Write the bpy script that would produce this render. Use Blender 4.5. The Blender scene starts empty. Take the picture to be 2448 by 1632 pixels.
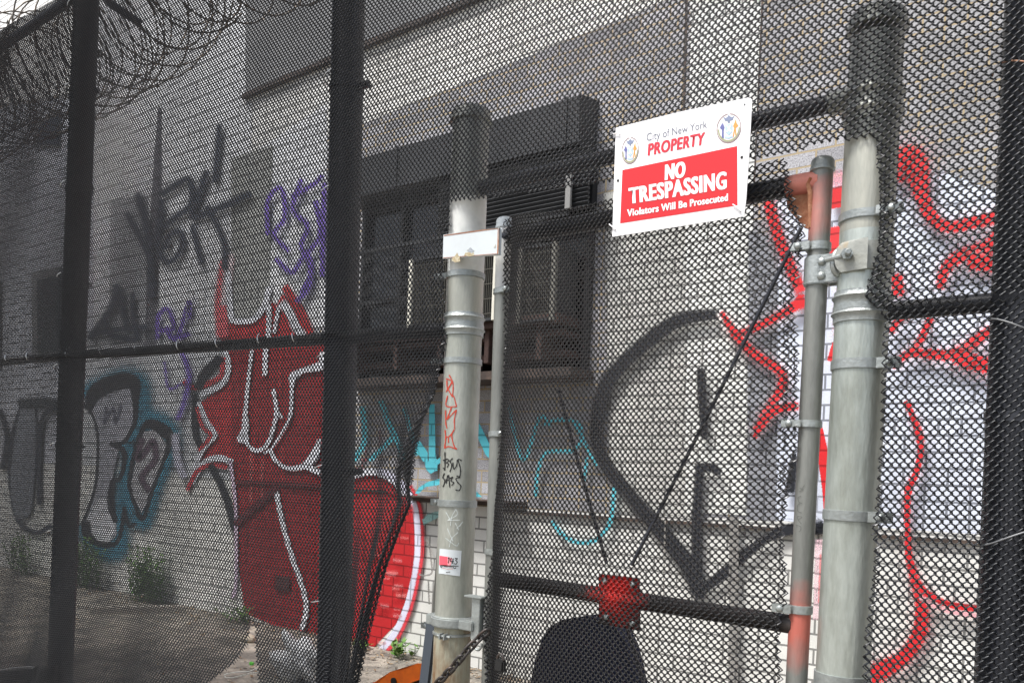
import bpy, bmesh, math, random
import numpy as np
from mathutils import Vector, Matrix
from mathutils.geometry import tessellate_polygon
random.seed(7); rng = np.random.default_rng(7)
sc = bpy.context.scene
COL = sc.collection
R = math.radians
# ------------------------------------------------------------------ camera, world, sun, exposure
EYE = Vector((0, 0, 1.30)); FPX = 2030.0; PPX, PPY = 1224.0, 1155.0
YAW = R(37.17); ROLL = R(2.46)
FW = Vector((-math.sin(YAW), math.cos(YAW), 0)); RT = Vector((math.cos(YAW), math.sin(YAW), 0)); UP = Vector((0, 0, 1))
EX = RT * math.cos(ROLL) + UP * math.sin(ROLL); EY = -RT * math.sin(ROLL) + UP * math.cos(ROLL)
cam = bpy.data.cameras.new('camera'); co = bpy.data.objects.new('camera', cam); COL.objects.link(co)
M = Matrix.Identity(4)
for i in range(3):
    M[i][0] = EX[i]; M[i][1] = EY[i]; M[i][2] = -FW[i]; M[i][3] = EYE[i]
co.matrix_world = M
cam.sensor_width = 36; cam.lens = FPX / 2448 * 36; cam.shift_x = 0; cam.shift_y = (PPY - 816) / 2448
cam.clip_start = 0.05; cam.clip_end = 500
sc.camera = co
w = bpy.data.worlds.new('World'); sc.world = w; w.use_nodes = True
SUN_EL, SUN_AZ = R(63), R(205)       # direction to the sun: azimuth measured from +Y clockwise
nt = w.node_tree; bgn = nt.nodes['Background']
sky = nt.nodes.new('ShaderNodeTexSky'); sky.sky_type = 'NISHITA'; sky.sun_disc = False
sky.sun_elevation = SUN_EL; sky.sun_rotation = SUN_AZ; sky.dust_density = 4.0; sky.ozone_density = 0.6; sky.air_density = 1.0
hs = nt.nodes.new('ShaderNodeHueSaturation'); hs.inputs['Saturation'].default_value = 0.75
nt.links.new(sky.outputs[0], hs.inputs['Color']); nt.links.new(hs.outputs[0], bgn.inputs[0])
bgn.inputs[1].default_value = 0.12
sl = bpy.data.lights.new('sun', 'SUN'); sl.energy = 3.2; sl.angle = R(16); sl.color = (1, .985, .965)
so = bpy.data.objects.new('sun', sl); COL.objects.link(so)
sd = Vector((math.sin(SUN_AZ) * math.cos(SUN_EL), math.cos(SUN_AZ) * math.cos(SUN_EL), math.sin(SUN_EL)))
so.rotation_euler = sd.to_track_quat('Z', 'Y').to_euler(); so.location = (0, -5, 8)
sc.view_settings.view_transform = 'Standard'; sc.view_settings.look = 'None'
sc.view_settings.exposure = 0.72; sc.view_settings.gamma = 1
sc.cycles.transparent_max_bounces = 24
sc.cycles.max_bounces = 6
# ------------------------------------------------------------------ measuring helpers (photo pixels of 2448x1632)
FY, WY, PR = 2.0, 4.6, 0.0575        # fence plane, wall plane, post radius
def ray(x, y):
    return (FW * FPX + EX * (x - PPX) + EY * (PPY - y))
def on(x, y, Y):
    d = ray(x, y); return EYE + d * ((Y - EYE.y) / d.y)
def proj(p):
    d = p - EYE; z = d.dot(FW); return (PPX + FPX * d.dot(EX) / z, PPY - FPX * d.dot(EY) / z)
def W(x, y, o=0.0): return on(x, y, WY - o)
def cv(pts, ox=0, oy=0, s=1.0): return [(ox + a / s, oy + b / s) for a, b in pts]
def D(pts): return cv(pts, 0, 0, 1 / 1.0408)
# ------------------------------------------------------------------ materials
def mat(name, color=(.5, .5, .5), rough=.6, metal=0.0, spec=.5, var=0.0, scale=20, bump=0.0, bscale=80, col2=None, ramp=(.4, .65), stretch=(1, 1, 1)):
    m = bpy.data.materials.new(name); m.use_nodes = True; n = m.node_tree; b = n.nodes['Principled BSDF']
    b.inputs['Roughness'].default_value = rough; b.inputs['Metallic'].default_value = metal
    b.inputs['Specular IOR Level'].default_value = spec
    b.inputs['Base Color'].default_value = (*color, 1)
    if var or col2 or bump:
        tc = n.nodes.new('ShaderNodeTexCoord'); mp = n.nodes.new('ShaderNodeMapping'); mp.inputs['Scale'].default_value = stretch
        n.links.new(tc.outputs['Object'], mp.inputs[0])
    if col2:
        ns = n.nodes.new('ShaderNodeTexNoise'); ns.inputs['Scale'].default_value = scale; ns.inputs['Detail'].default_value = 6; ns.inputs['Roughness'].default_value = .65
        n.links.new(mp.outputs[0], ns.inputs['Vector'])
        rp = n.nodes.new('ShaderNodeMapRange'); rp.inputs[1].default_value = ramp[0]; rp.inputs[2].default_value = ramp[1]
        n.links.new(ns.outputs[0], rp.inputs[0])
        mx = n.nodes.new('ShaderNodeMix'); mx.data_type = 'RGBA'; mx.inputs['A'].default_value = (*color, 1); mx.inputs['B'].default_value = (*col2, 1)
        n.links.new(rp.outputs[0], mx.inputs['Factor'])
        n2 = n.nodes.new('ShaderNodeTexNoise'); n2.inputs['Scale'].default_value = scale * 9; n2.inputs['Detail'].default_value = 4
        n.links.new(mp.outputs[0], n2.inputs['Vector'])
        mr = n.nodes.new('ShaderNodeMapRange'); mr.inputs[3].default_value = 1 - var; mr.inputs[4].default_value = 1 + var
        n.links.new(n2.outputs[0], mr.inputs[0])
        ml = n.nodes.new('ShaderNodeVectorMath'); ml.operation = 'SCALE'
        n.links.new(mx.outputs['Result'], ml.inputs[0]); n.links.new(mr.outputs[0], ml.inputs['Scale'])
        n.links.new(ml.outputs[0], b.inputs['Base Color'])
    if bump:
        n3 = n.nodes.new('ShaderNodeTexNoise'); n3.inputs['Scale'].default_value = bscale; n3.inputs['Detail'].default_value = 5
        n.links.new(mp.outputs[0], n3.inputs['Vector'])
        bp = n.nodes.new('ShaderNodeBump'); bp.inputs['Strength'].default_value = bump; bp.inputs['Distance'].default_value = .004
        n.links.new(n3.outputs[0], bp.inputs['Height']); n.links.new(bp.outputs[0], b.inputs['Normal'])
    return m
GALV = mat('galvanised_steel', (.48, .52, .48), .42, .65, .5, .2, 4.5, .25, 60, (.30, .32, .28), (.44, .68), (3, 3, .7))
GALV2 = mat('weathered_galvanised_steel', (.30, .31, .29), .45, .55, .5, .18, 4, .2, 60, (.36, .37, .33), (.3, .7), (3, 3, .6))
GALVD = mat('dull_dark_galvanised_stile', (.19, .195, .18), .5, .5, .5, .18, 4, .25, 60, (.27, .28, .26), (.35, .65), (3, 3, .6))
GALVP = mat('grimy_galvanised_steel', (.34, .355, .31), .45, .55, .5, .2, 4.5, .25, 60, (.46, .47, .42), (.38, .66), (3, 3, .8))
GALVL = mat('cast_galvanised_fitting', (.38, .41, .40), .42, .6, .5, .18, 14, .35, 120, (.26, .28, .27), (.4, .7))
STAIN = mat('tan_stained_steel', (.43, .43, .37), .46, .55, .5, .12, 5, .2, 60, (.33, .34, .30), (.4, .65), (3, 3, .6))
RUSTY = mat('rust_streaked_steel', (.34, .33, .25), .65, .2, .4, .2, 5, .3, 60, (.20, .11, .05), (.45, .68), (3, 3, 1))
RUST = mat('rust', (.28, .10, .05), .85, 0, .3, .3, 25, .6, 90, (.42, .22, .13), (.4, .65))
REDP = mat('faded_red_spray_over_steel', (.62, .20, .16), .55, 0, .5, .15, 10, .2, 90, (.45, .17, .12), (.4, .7))
REDB = mat('bright_red_spray_paint', (.75, .03, .02), .5, 0, .5, .1, 14, .2, 90, (.12, .02, .015), (.45, .62))
VINYL = mat('black_vinyl_coated_wire', (.016, .018, .0215), .38, 0, .6)
VINYLR = mat('black_vinyl_wire_on_post', (.016, .016, .018), .42, 0, .5)
BLACKP = mat('black_powder_coated_steel', (.013, .015, .022), .42, 0, .5, .2, 6, .15, 90, (.026, .028, .036), (.4, .7))
DARKM = mat('dark_grey_painted_steel', (.022, .024, .027), .6, 0, .4, .2, 3, .1, 60, (.04, .042, .045), (.4, .7))
FRAMED = mat('black_window_frame', (.014, .015, .017), .6)
DARKW = mat('dark_window_glass', (.012, .014, .018), .15, 0, .5)
GREYSL = mat('grey_louvre_slat', (.09, .105, .12), .5, .2)
WHITEP = mat('white_enamel', (.60, .65, .67), .45, 0, .5, .04, 5, .05, 60, (.54, .58, .59), (.4, .7))
WHITES = mat('white_plastic_sign', (.93, .93, .94), .3, 0, .5)
CREAM = mat('cream_painted_metal', (.74, .72, .62), .5, 0, .5, .05, 8, .05, 60, (.66, .64, .54), (.45, .7))
SIGNR = mat('sign_red_ink', (.62, .02, .025), .3, 0, .5)
SIGNR2 = mat('sign_dark_red_ink', (.62, .03, .05), .35)
INKG = mat('sign_grey_ink', (.16, .17, .22), .4)
INKW = mat('sign_white_ink', (.93, .93, .94), .3)
BLUE = mat('emblem_navy_ink', (.14, .15, .36), .4)
LBLUE = mat('emblem_pale_blue_ink', (.45, .60, .78), .4)
ORNG = mat('emblem_orange_ink', (.80, .33, .08), .4)
OLIVE = mat('emblem_olive_ink', (.36, .37, .22), .4)
BRWN = mat('emblem_brown_ink', (.26, .17, .17), .4)
TIE = mat('bare_aluminium_tie_wire', (.55, .56, .56), .35, .8)
TIED = mat('dull_grey_tie_wire', (.16, .165, .17), .5, .5)
TIER = mat('rusted_tie_wire', (.30, .16, .10), .6, .3)
CHAIN = mat('dark_oxidised_chain', (.055, .050, .048), .5, .5, .5, .3, 40, .3, 120, (.09, .06, .045), (.5, .7))
BROWN = mat('dark_brown_iron', (.06, .045, .038), .6, .1, .4, .2, 8, .3, 60, (.13, .09, .07), (.5, .7))
ORANGE = mat('orange_moulded_plastic', (.95, .19, .015), .35, 0, .5, .05, 9, .05, 60, (.78, .14, .015), (.45, .7))
BLK = mat('black_rubber', (.01, .01, .01), .6)
NAVY = mat('navy_woven_fabric', (.012, .016, .035), .85, 0, .2, .3, 60, .5, 300, (.02, .026, .05), (.4, .6))
LEAF = mat('weed_leaf', (.09, .22, .035), .6, 0, .3, .3, 20, 0, 60, (.12, .20, .05), (.4, .6))
BAG = mat('white_plastic_bag', (.75, .76, .76), .35, 0, .5)
LITT = mat('dead_leaf', (.16, .10, .06), .8, 0, .2, .3, 30, 0, 60, (.28, .21, .13), (.4, .6))
STRING = mat('white_cord', (.72, .72, .66), .7)
GREEN = mat('bright_green_plastic', (.12, .6, .06), .5)
RED_INK = mat('red_paint_marker', (.45, .045, .02), .5)
BLK_INK = mat('black_paint_marker', (.01, .01, .01), .45)
WHT_INK = mat('white_scratch_marker', (.55, .60, .58), .6)
GRY_INK = mat('grey_scratched_writing', (.12, .125, .115), .6)
STONE = mat('buff_rubble', (.36, .31, .24), .85, 0, .3, .2, 12, .4, 60, (.28, .25, .2), (.4, .7))

def brick_nodes(n):
    """shared by the wall and by everything sprayed on it; returns mortar mask, speckle, bump normal"""
    tc = n.nodes.new('ShaderNodeTexCoord'); sp = n.nodes.new('ShaderNodeSeparateXYZ'); cb = n.nodes.new('ShaderNodeCombineXYZ')
    n.links.new(tc.outputs['Object'], sp.inputs[0]); n.links.new(sp.outputs[0], cb.inputs[0]); n.links.new(sp.outputs[2], cb.inputs[1])
    # slight irregularity of the joints
    wn = n.nodes.new('ShaderNodeTexNoise'); wn.inputs['Scale'].default_value = 14; wn.inputs['Detail'].default_value = 2
    n.links.new(cb.outputs[0], wn.inputs['Vector'])
    vs = n.nodes.new('ShaderNodeVectorMath'); vs.operation = 'MULTIPLY_ADD'; vs.inputs[1].default_value = (.003, .003, 0)
    n.links.new(wn.outputs['Color'], vs.inputs[0]); n.links.new(cb.outputs[0], vs.inputs[2])
    bk = n.nodes.new('ShaderNodeTexBrick'); bk.inputs['Scale'].default_value = 1; bk.inputs['Brick Width'].default_value = .203
    bk.inputs['Row Height'].default_value = .0813; bk.inputs['Mortar Size'].default_value = .0055; bk.inputs['Mortar Smooth'].default_value = .12
    bk.offset = .5; bk.offset_frequency = 2; bk.squash = .5; bk.squash_frequency = 5; bk.inputs['Bias'].default_value = 0
    bk.inputs['Color1'].default_value = (0, 0, 0, 1); bk.inputs['Color2'].default_value = (1, 1, 1, 1); bk.inputs['Mortar'].default_value = (.5, .5, .5, 1)
    n.links.new(vs.outputs[0], bk.inputs['Vector'])
    ns = n.nodes.new('ShaderNodeTexNoise'); ns.inputs['Scale'].default_value = 130; ns.inputs['Detail'].default_value = 5; ns.inputs['Roughness'].default_value = .7
    n.links.new(cb.outputs[0], ns.inputs['Vector'])
    inv = n.nodes.new('ShaderNodeMath'); inv.operation = 'SUBTRACT'; inv.inputs[0].default_value = 1; n.links.new(bk.outputs['Fac'], inv.inputs[1])
    b1 = n.nodes.new('ShaderNodeBump'); b1.inputs['Strength'].default_value = .9; b1.inputs['Distance'].default_value = .006; n.links.new(inv.outputs[0], b1.inputs['Height'])
    b2 = n.nodes.new('ShaderNodeBump'); b2.inputs['Strength'].default_value = .35; b2.inputs['Distance'].default_value = .003
    n.links.new(ns.outputs[0], b2.inputs['Height']); n.links.new(b1.outputs[0], b2.inputs['Normal'])
    return cb, bk, ns, b2
def wall_mat():
    m = bpy.data.materials.new('grey_brick_with_tan_mortar'); m.use_nodes = True; n = m.node_tree; b = n.nodes['Principled BSDF']
    b.inputs['Roughness'].default_value = .85; b.inputs['Specular IOR Level'].default_value = .25
    cb, bk, ns, bp = brick_nodes(n)
    rp = n.nodes.new('ShaderNodeValToRGB'); n.links.new(ns.outputs[0], rp.inputs[0])
    rp.color_ramp.elements[0].position = .36; rp.color_ramp.elements[0].color = (.17, .165, .17, 1)
    rp.color_ramp.elements[1].position = .56; rp.color_ramp.elements[1].color = (.47, .47, .49, 1)
    vr = n.nodes.new('ShaderNodeMapRange'); vr.inputs[3].default_value = .78; vr.inputs[4].default_value = 1.15; n.links.new(bk.outputs['Color'], vr.inputs[0])
    big = n.nodes.new('ShaderNodeTexNoise'); big.inputs['Scale'].default_value = 1.3; big.inputs['Detail'].default_value = 5; n.links.new(cb.outputs[0], big.inputs['Vector'])
    bm = n.nodes.new('ShaderNodeMapRange'); bm.inputs[1].default_value = .3; bm.inputs[2].default_value = .7; bm.inputs[3].default_value = .85; bm.inputs[4].default_value = 1.15; n.links.new(big.outputs[0], bm.inputs[0])
    mu = n.nodes.new('ShaderNodeMath'); mu.operation = 'MULTIPLY'; n.links.new(vr.outputs[0], mu.inputs[0]); n.links.new(bm.outputs[0], mu.inputs[1])
    sc_ = n.nodes.new('ShaderNodeVectorMath'); sc_.operation = 'SCALE'; n.links.new(rp.outputs[0], sc_.inputs[0]); n.links.new(mu.outputs[0], sc_.inputs['Scale'])
    mx = n.nodes.new('ShaderNodeMix'); mx.data_type = 'RGBA'; n.links.new(bk.outputs['Fac'], mx.inputs['Factor']); n.links.new(sc_.outputs[0], mx.inputs['A'])
    mx.inputs['B'].default_value = (.43, .35, .23, 1)
    n.links.new(mx.outputs['Result'], b.inputs['Base Color']); n.links.new(bp.outputs[0], b.inputs['Normal'])
    return m
def spray_mat(name='spray_paint_on_brick', mort=.55, soft=.35):
    m = bpy.data.materials.new(name); m.use_nodes = True; n = m.node_tree; b = n.nodes['Principled BSDF']
    b.inputs['Roughness'].default_value = .65; b.inputs['Specular IOR Level'].default_value = .3
    cb, bk, ns, bp = brick_nodes(n)
    at = n.nodes.new('ShaderNodeAttribute'); at.attribute_name = 'paint'
    mr = n.nodes.new('ShaderNodeMapRange'); mr.inputs[3].default_value = 1; mr.inputs[4].default_value = mort; n.links.new(bk.outputs['Fac'], mr.inputs[0])
    m2 = n.nodes.new('ShaderNodeMapRange'); m2.inputs[1].default_value = .3; m2.inputs[2].default_value = .6; m2.inputs[3].default_value = .9; m2.inputs[4].default_value = 1.02; n.links.new(ns.outputs[0], m2.inputs[0])
    bgz = n.nodes.new('ShaderNodeTexNoise'); bgz.inputs['Scale'].default_value = 3.2; bgz.inputs['Detail'].default_value = 6; n.links.new(cb.outputs[0], bgz.inputs['Vector'])
    m3 = n.nodes.new('ShaderNodeMapRange'); m3.inputs[1].default_value = .3; m3.inputs[2].default_value = .7; m3.inputs[3].default_value = .84; m3.inputs[4].default_value = 1.06; n.links.new(bgz.outputs[0], m3.inputs[0])
    a1 = n.nodes.new('ShaderNodeMath'); a1.operation = 'MULTIPLY'; n.links.new(mr.outputs[0], a1.inputs[0]); n.links.new(m2.outputs[0], a1.inputs[1])
    a2 = n.nodes.new('ShaderNodeMath'); a2.operation = 'MULTIPLY'; n.links.new(a1.outputs[0], a2.inputs[0]); n.links.new(m3.outputs[0], a2.inputs[1])
    sc_ = n.nodes.new('ShaderNodeVectorMath'); sc_.operation = 'SCALE'; n.links.new(at.outputs['Color'], sc_.inputs[0]); n.links.new(a2.outputs[0], sc_.inputs['Scale'])
    n.links.new(sc_.outputs[0], b.inputs['Base Color']); n.links.new(bp.outputs[0], b.inputs['Normal'])
    # speckled spray edge
    fn = n.nodes.new('ShaderNodeTexNoise'); fn.inputs['Scale'].default_value = 130; fn.inputs['Detail'].default_value = 3; n.links.new(cb.outputs[0], fn.inputs['Vector'])
    ad = n.nodes.new('ShaderNodeMath'); ad.operation = 'MULTIPLY_ADD'; ad.inputs[1].default_value = 1.4; ad.inputs[2].default_value = -.7; n.links.new(fn.outputs[0], ad.inputs[0])
    sm = n.nodes.new('ShaderNodeMath'); sm.operation = 'ADD'; n.links.new(at.outputs['Alpha'], sm.inputs[0]); n.links.new(ad.outputs[0], sm.inputs[1])
    ss = n.nodes.new('ShaderNodeMapRange'); ss.interpolation_type = 'SMOOTHSTEP'; ss.inputs[1].default_value = .5 - soft; ss.inputs[2].default_value = .5 + soft; n.links.new(sm.outputs[0], ss.inputs[0])
    ml = n.nodes.new('ShaderNodeMath'); ml.operation = 'MULTIPLY'; n.links.new(ss.outputs[0], ml.inputs[0])
    gt = n.nodes.new('ShaderNodeMath'); gt.operation = 'GREATER_THAN'; gt.inputs[1].default_value = .02; n.links.new(at.outputs['Alpha'], gt.inputs[0]); n.links.new(gt.outputs[0], ml.inputs[1])
    n.links.new(ml.outputs[0], b.inputs['Alpha'])
    return m
BRICK = wall_mat(); SPRAY = spray_mat(); PATCH = spray_mat('masonry_paint_on_brick', .34, .2)
def ground_mat():
    return mat('packed_dirt_and_old_asphalt', (.13, .12, .105), .95, 0, .2, .45, 5, 1.0, 45, (.33, .30, .25), (.40, .62))
GROUND = ground_mat()
# ------------------------------------------------------------------ object helpers
def tag(o, label, cat, group=None, kind=None):
    o['label'] = label
    if kind != 'structure': o['category'] = cat
    if group: o['group'] = group
    if kind: o['kind'] = kind
    return o
def thing(name, loc, label, cat, group=None):
    o = bpy.data.objects.new(name, None); COL.objects.link(o); o.location = loc; o.empty_display_size = .1
    return tag(o, label, cat, group)
def worldloc(o):
    v = Vector(o.location)
    while o.parent: o = o.parent; v += Vector(o.location)
    return v
def link(o, parent):
    COL.objects.link(o)
    if parent is not None:
        o.parent = parent; o.location = -worldloc(parent)
    return o
class MB:
    def __init__(s): s.v = []; s.f = []
    def add(s, vs, fs):
        b = len(s.v); s.v += [tuple(p) for p in vs]; s.f += [tuple(b + i for i in f) for f in fs]
    def frame(s, d):
        d = d.normalized(); a = Vector((0, 0, 1)) if abs(d.z) < .9 else Vector((0, 1, 0))
        u = d.cross(a).normalized(); return u, d.cross(u).normalized()
    def lathe(s, p, d, prof, n=32):
        """rings of (h, r) along axis d from p"""
        p = Vector(p); d = Vector(d).normalized(); u, v = s.frame(d); vs = []; fs = []
        for h, r in prof:
            for k in range(n):
                a = 2 * math.pi * k / n; vs.append(p + d * h + (u * math.cos(a) + v * math.sin(a)) * max(r, 1e-5))
        for j in range(len(prof) - 1):
            for k in range(n):
                k2 = (k + 1) % n; fs.append((j * n + k, j * n + k2, (j + 1) * n + k2, (j + 1) * n + k))
        fs.append(tuple(range(n))[::-1]); fs.append(tuple((len(prof) - 1) * n + k for k in range(n)))
        s.add(vs, fs)
    def cyl(s, p0, p1, r, n=24, bev=0.0):
        p0 = Vector(p0); p1 = Vector(p1); L = (p1 - p0).length
        pr = [(0, r), (L, r)] if not bev else [(0, r - bev), (bev, r), (L - bev, r), (L, r - bev)]
        s.lathe(p0, p1 - p0, pr, n)
    def tube(s, pts, r, n=8, closed=False):
        pts = [Vector(p) for p in pts]; N = len(pts); vs = []; fs = []
        rr = r if isinstance(r, (list, tuple)) else [r] * N
        u = None
        for i in range(N):
            a = pts[(i - 1) % N] if (closed or i > 0) else pts[i]; b = pts[(i + 1) % N] if (closed or i < N - 1) else pts[i]
            t = (b - a); t = t.normalized() if t.length > 1e-9 else Vector((0, 0, 1))
            if u is None: u, _ = s.frame(t)
            u = (u - t * u.dot(t)); u = u.normalized() if u.length > 1e-6 else s.frame(t)[0]
            v = t.cross(u)
            for k in range(n):
                an = 2 * math.pi * k / n; vs.append(pts[i] + (u * math.cos(an) + v * math.sin(an)) * rr[i])
        for i in range(N if closed else N - 1):
            j = (i + 1) % N
            for k in range(n):
                k2 = (k + 1) % n; fs.append((i * n + k, i * n + k2, j * n + k2, j * n + k))
        if not closed: fs.append(tuple(range(n))[::-1]); fs.append(tuple((N - 1) * n + k for k in range(n)))
        s.add(vs, fs)
    def box(s, c, half, ax=None, bev=0.0):
        c = Vector(c); ax = ax or (Vector((1, 0, 0)), Vector((0, 1, 0)), Vector((0, 0, 1)))
        vs = [];
        for i in (-1, 1):
            for j in (-1, 1):
                for k in (-1, 1): vs.append(c + ax[0] * half[0] * i + ax[1] * half[1] * j + ax[2] * half[2] * k)
        s.add(vs, [(0, 1, 3, 2), (4, 6, 7, 5), (0, 4, 5, 1), (2, 3, 7, 6), (0, 2, 6, 4), (1, 5, 7, 3)])
    def prism(s, pts, dvec):
        """closed outline of 3D points extruded by dvec"""
        pts = [Vector(p) for p in pts]; n = len(pts); d = Vector(dvec); vs = pts + [p + d for p in pts]
        tri = tessellate_polygon([pts]); fs = [t for t in tri] + [(t[2] + n, t[1] + n, t[0] + n) for t in tri]
        fs += [(i, (i + 1) % n, n + (i + 1) % n, n + i) for i in range(n)]
        s.add(vs, fs)
    def build(s, name, m, parent=None, smooth=35, bevel=0.0):
        me = bpy.data.meshes.new(name); me.from_pydata(s.v, [], s.f)
        bm = bmesh.new(); bm.from_mesh(me)
        if bevel:
            bmesh.ops.remove_doubles(bm, verts=bm.verts, dist=1e-6)
            bmesh.ops.bevel(bm, geom=[e for e in bm.edges if len(e.link_faces) == 2 and e.calc_face_angle(0) > .6], offset=bevel, segments=2, affect='EDGES', clamp_overlap=True)
        bmesh.ops.recalc_face_normals(bm, faces=bm.faces); bm.to_mesh(me); bm.free()
        me.materials.append(m)
        if smooth:
            me.polygons.foreach_set('use_smooth', [True] * len(me.polygons)); me.set_sharp_from_angle(angle=R(smooth))
        o = bpy.data.objects.new(name, me); link(o, parent); return o
def catmull(pts, sub=6):
    P = [np.array(p, float) for p in pts]
    if len(P) < 3: return P
    P = [2 * P[0] - P[1]] + P + [2 * P[-1] - P[-2]]; out = []
    for i in range(1, len(P) - 2):
        for k in range(sub):
            t = k / sub; a, b, c, d = P[i - 1:i + 3]
            out.append(.5 * ((2 * b) + (c - a) * t + (2 * a - 5 * b + 4 * c - d) * t * t + (-a + 3 * b - 3 * c + d) * t ** 3))
    out.append(P[-2]); return out
# ------------------------------------------------------------------ spray painting on the wall plane
class Paint:
    single = None
    lay = 0
    def __init__(s): s.v = []; s.f = []; s.c = []; s.cuts = []
    def stroke(s, pts, wd, col, soft=.35, smooth=True, alpha=1.0, off=None):
        """pts photo pixels, wd width in photo pixels (number or list)"""
        s.cuts.append(len(s.v)); Paint.lay += 1; o = .0015 + .00025 * Paint.lay if off is None else off
        n0 = len(pts); ws = wd if isinstance(wd, (list, tuple)) else [wd] * n0
        q = catmull([(x, y, ww) for (x, y), ww in zip(pts, ws)], 6 if smooth else 1) if n0 > 2 else [np.array((x, y, ww), float) for (x, y), ww in zip(pts, ws)]
        base = len(s.v); N = len(q)
        # end caps fade out
        q = [q[0] + (q[0] - q[1]) / (np.linalg.norm((q[0] - q[1])[:2]) + 1e-6) * np.array((q[0][2] * .5, q[0][2] * .5, 0))] + list(q) + [q[-1] + (q[-1] - q[-2]) / (np.linalg.norm((q[-1] - q[-2])[:2]) + 1e-6) * np.array((q[-1][2] * .5, q[-1][2] * .5, 0))]
        q[0][2] = q[1][2]; q[-1][2] = q[-2][2]
        for i, p in enumerate(q):
            a = q[max(i - 1, 0)]; b = q[min(i + 1, len(q) - 1)]; t = (b - a)[:2]; t = t / (np.linalg.norm(t) + 1e-9); nrm = np.array((-t[1], t[0]))
            ends = 0.0 if i in (0, len(q) - 1) else alpha
            for e, al in ((-.5 - soft, 0), (-.5 + soft * .6, ends), (.5 - soft * .6, ends), (.5 + soft, 0)):
                xy = p[:2] + nrm * e * p[2]; s.v.append(tuple(W(xy[0], xy[1], o))); s.c.append((*col, al))
        for i in range(len(q) - 1):
            for k in range(3):
                a = base + i * 4 + k; s.f.append((a, a + 1, a + 5, a + 4))
    def fill(s, pts, col, feather=6, smooth=False, alpha=1.0, off=None):
        s.cuts.append(len(s.v)); Paint.lay += 1; o = .0015 + .00025 * Paint.lay if off is None else off
        q = [np.array(p, float) for p in pts]
        if smooth: q = catmull(q + [q[0]], 5)[:-1]
        n = len(q); area = sum(q[i][0] * q[(i + 1) % n][1] - q[(i + 1) % n][0] * q[i][1] for i in range(n)); sg = 1 if area > 0 else -1
        outer = []
        for i in range(n):
            e1 = q[i] - q[i - 1]; e2 = q[(i + 1) % n] - q[i]
            n1 = np.array((e1[1], -e1[0])) / (np.linalg.norm(e1) + 1e-9) * sg; n2 = np.array((e2[1], -e2[0])) / (np.linalg.norm(e2) + 1e-9) * sg
            m = n1 + n2; l = np.linalg.norm(m); m = m / l if l > .2 else n1
            outer.append(q[i] + m * feather)
        base = len(s.v)
        for p in q: s.v.append(tuple(W(p[0], p[1], o))); s.c.append((*col, alpha))
        for p in outer: s.v.append(tuple(W(p[0], p[1], o))); s.c.append((*col, 0))
        for t in tessellate_polygon([[Vector((p[0], p[1], 0)) for p in q]]): s.f.append(tuple(base + i for i in t))
        for i in range(n): j = (i + 1) % n; s.f.append((base + i, base + j, base + n + j, base + n + i))
    def build(s, name, parent, label=None, m=None):
        if m is not None and len(s.cuts) > 1:
            cuts = s.cuts + [len(s.v)]
            for i in range(len(s.cuts)):
                p = Paint(); a, b = cuts[i], cuts[i + 1]; p.v = s.v[a:b]; p.c = s.c[a:b]; p.f = [tuple(k - a for k in f) for f in s.f if a <= f[0] < b]; p.cuts = []; p.build(name, parent, label, m)
            return
        me = bpy.data.meshes.new(name); me.from_pydata(s.v, [], s.f)
        ca = me.color_attributes.new('paint', 'FLOAT_COLOR', 'POINT'); ca.data.foreach_set('color', np.array(s.c, np.float32).ravel())
        me.materials.append(m or SPRAY); o = bpy.data.objects.new(name, me); link(o, parent)
        if label: o['label'] = label
        return o
# ================================================================== SETTING
def plane_obj(name, x0, x1, y0, y1, z, m, nx=1, ny=1, amp=0):
    mb = MB(); vs = []; fs = []
    for j in range(ny + 1):
        for i in range(nx + 1): vs.append((x0 + (x1 - x0) * i / nx, y0 + (y1 - y0) * j / ny, z + (random.random() - .5) * amp))
    for j in range(ny):
        for i in range(nx): a = j * (nx + 1) + i; fs.append((a, a + 1, a + nx + 2, a + nx + 1))
    mb.add(vs, fs); return mb.build(name, m, None, 60)
g = plane_obj('ground', -120, 120, -60, 120, 0, GROUND); g['kind'] = 'structure'; g['label'] = 'packed dirt and worn asphalt ground between the fence and the brick wall'
# ---- the brick building
bld = thing('brick_building', (-3, WY + .3, 0), 'long grey brick building wall covered in graffiti behind the fence', 'building')
mb = MB(); mb.box((-6, WY + .2, 3.6), (22, .2, 3.6)); wall = mb.build('wall', BRICK, bld, 0); wall['label'] = 'grey speckled brick wall with tan mortar'
# painted areas, pixel outlines
P = Paint(); CR = (.86, .83, .74)
P.fill([(876, 292), (1640, -20), (1640, -160), (1128, -30), (876, 104)], (.90, .89, .84), 3)
P.fill([(600, 236), (600, 375), (790, 320), (876, 290), (876, 100)], (.80, .80, .77), 4)
P.fill([(1652, -60), (1648, 478), (1800, 478), (1822, -60)], (.76, .77, .74), 3)
P.fill([(225, -80), (215, 480), (210, 800), (640, 790), (780, 780), (780, 250), (600, 370), (600, -60)], (.80, .82, .84), 6)
P.fill([(-400, 330), (-400, 1500), (170, 1450), (215, 800), (222, 230)], (.62, .64, .70), 14)
P.fill([(-400, -300), (-400, 310), (222, 212), (226, -300)], (.90, .90, .88), 10)
P.build('painted_patch', bld, 'cream and white cover-up paint on the upper wall', PATCH)
P = Paint()
P.fill([(200, 800), (180, 1400), (555, 1490), (555, 800)], (.60, .62, .64), 8)
P.fill([(1455, 470), (1470, 1212), (1640, 1224), (1640, 470)], (.60, .60, .56), 30)
P.fill([(1640, 470), (1640, 1224), (1790, 1230), (1800, 470)], (.78, .79, .75), 3)
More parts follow.
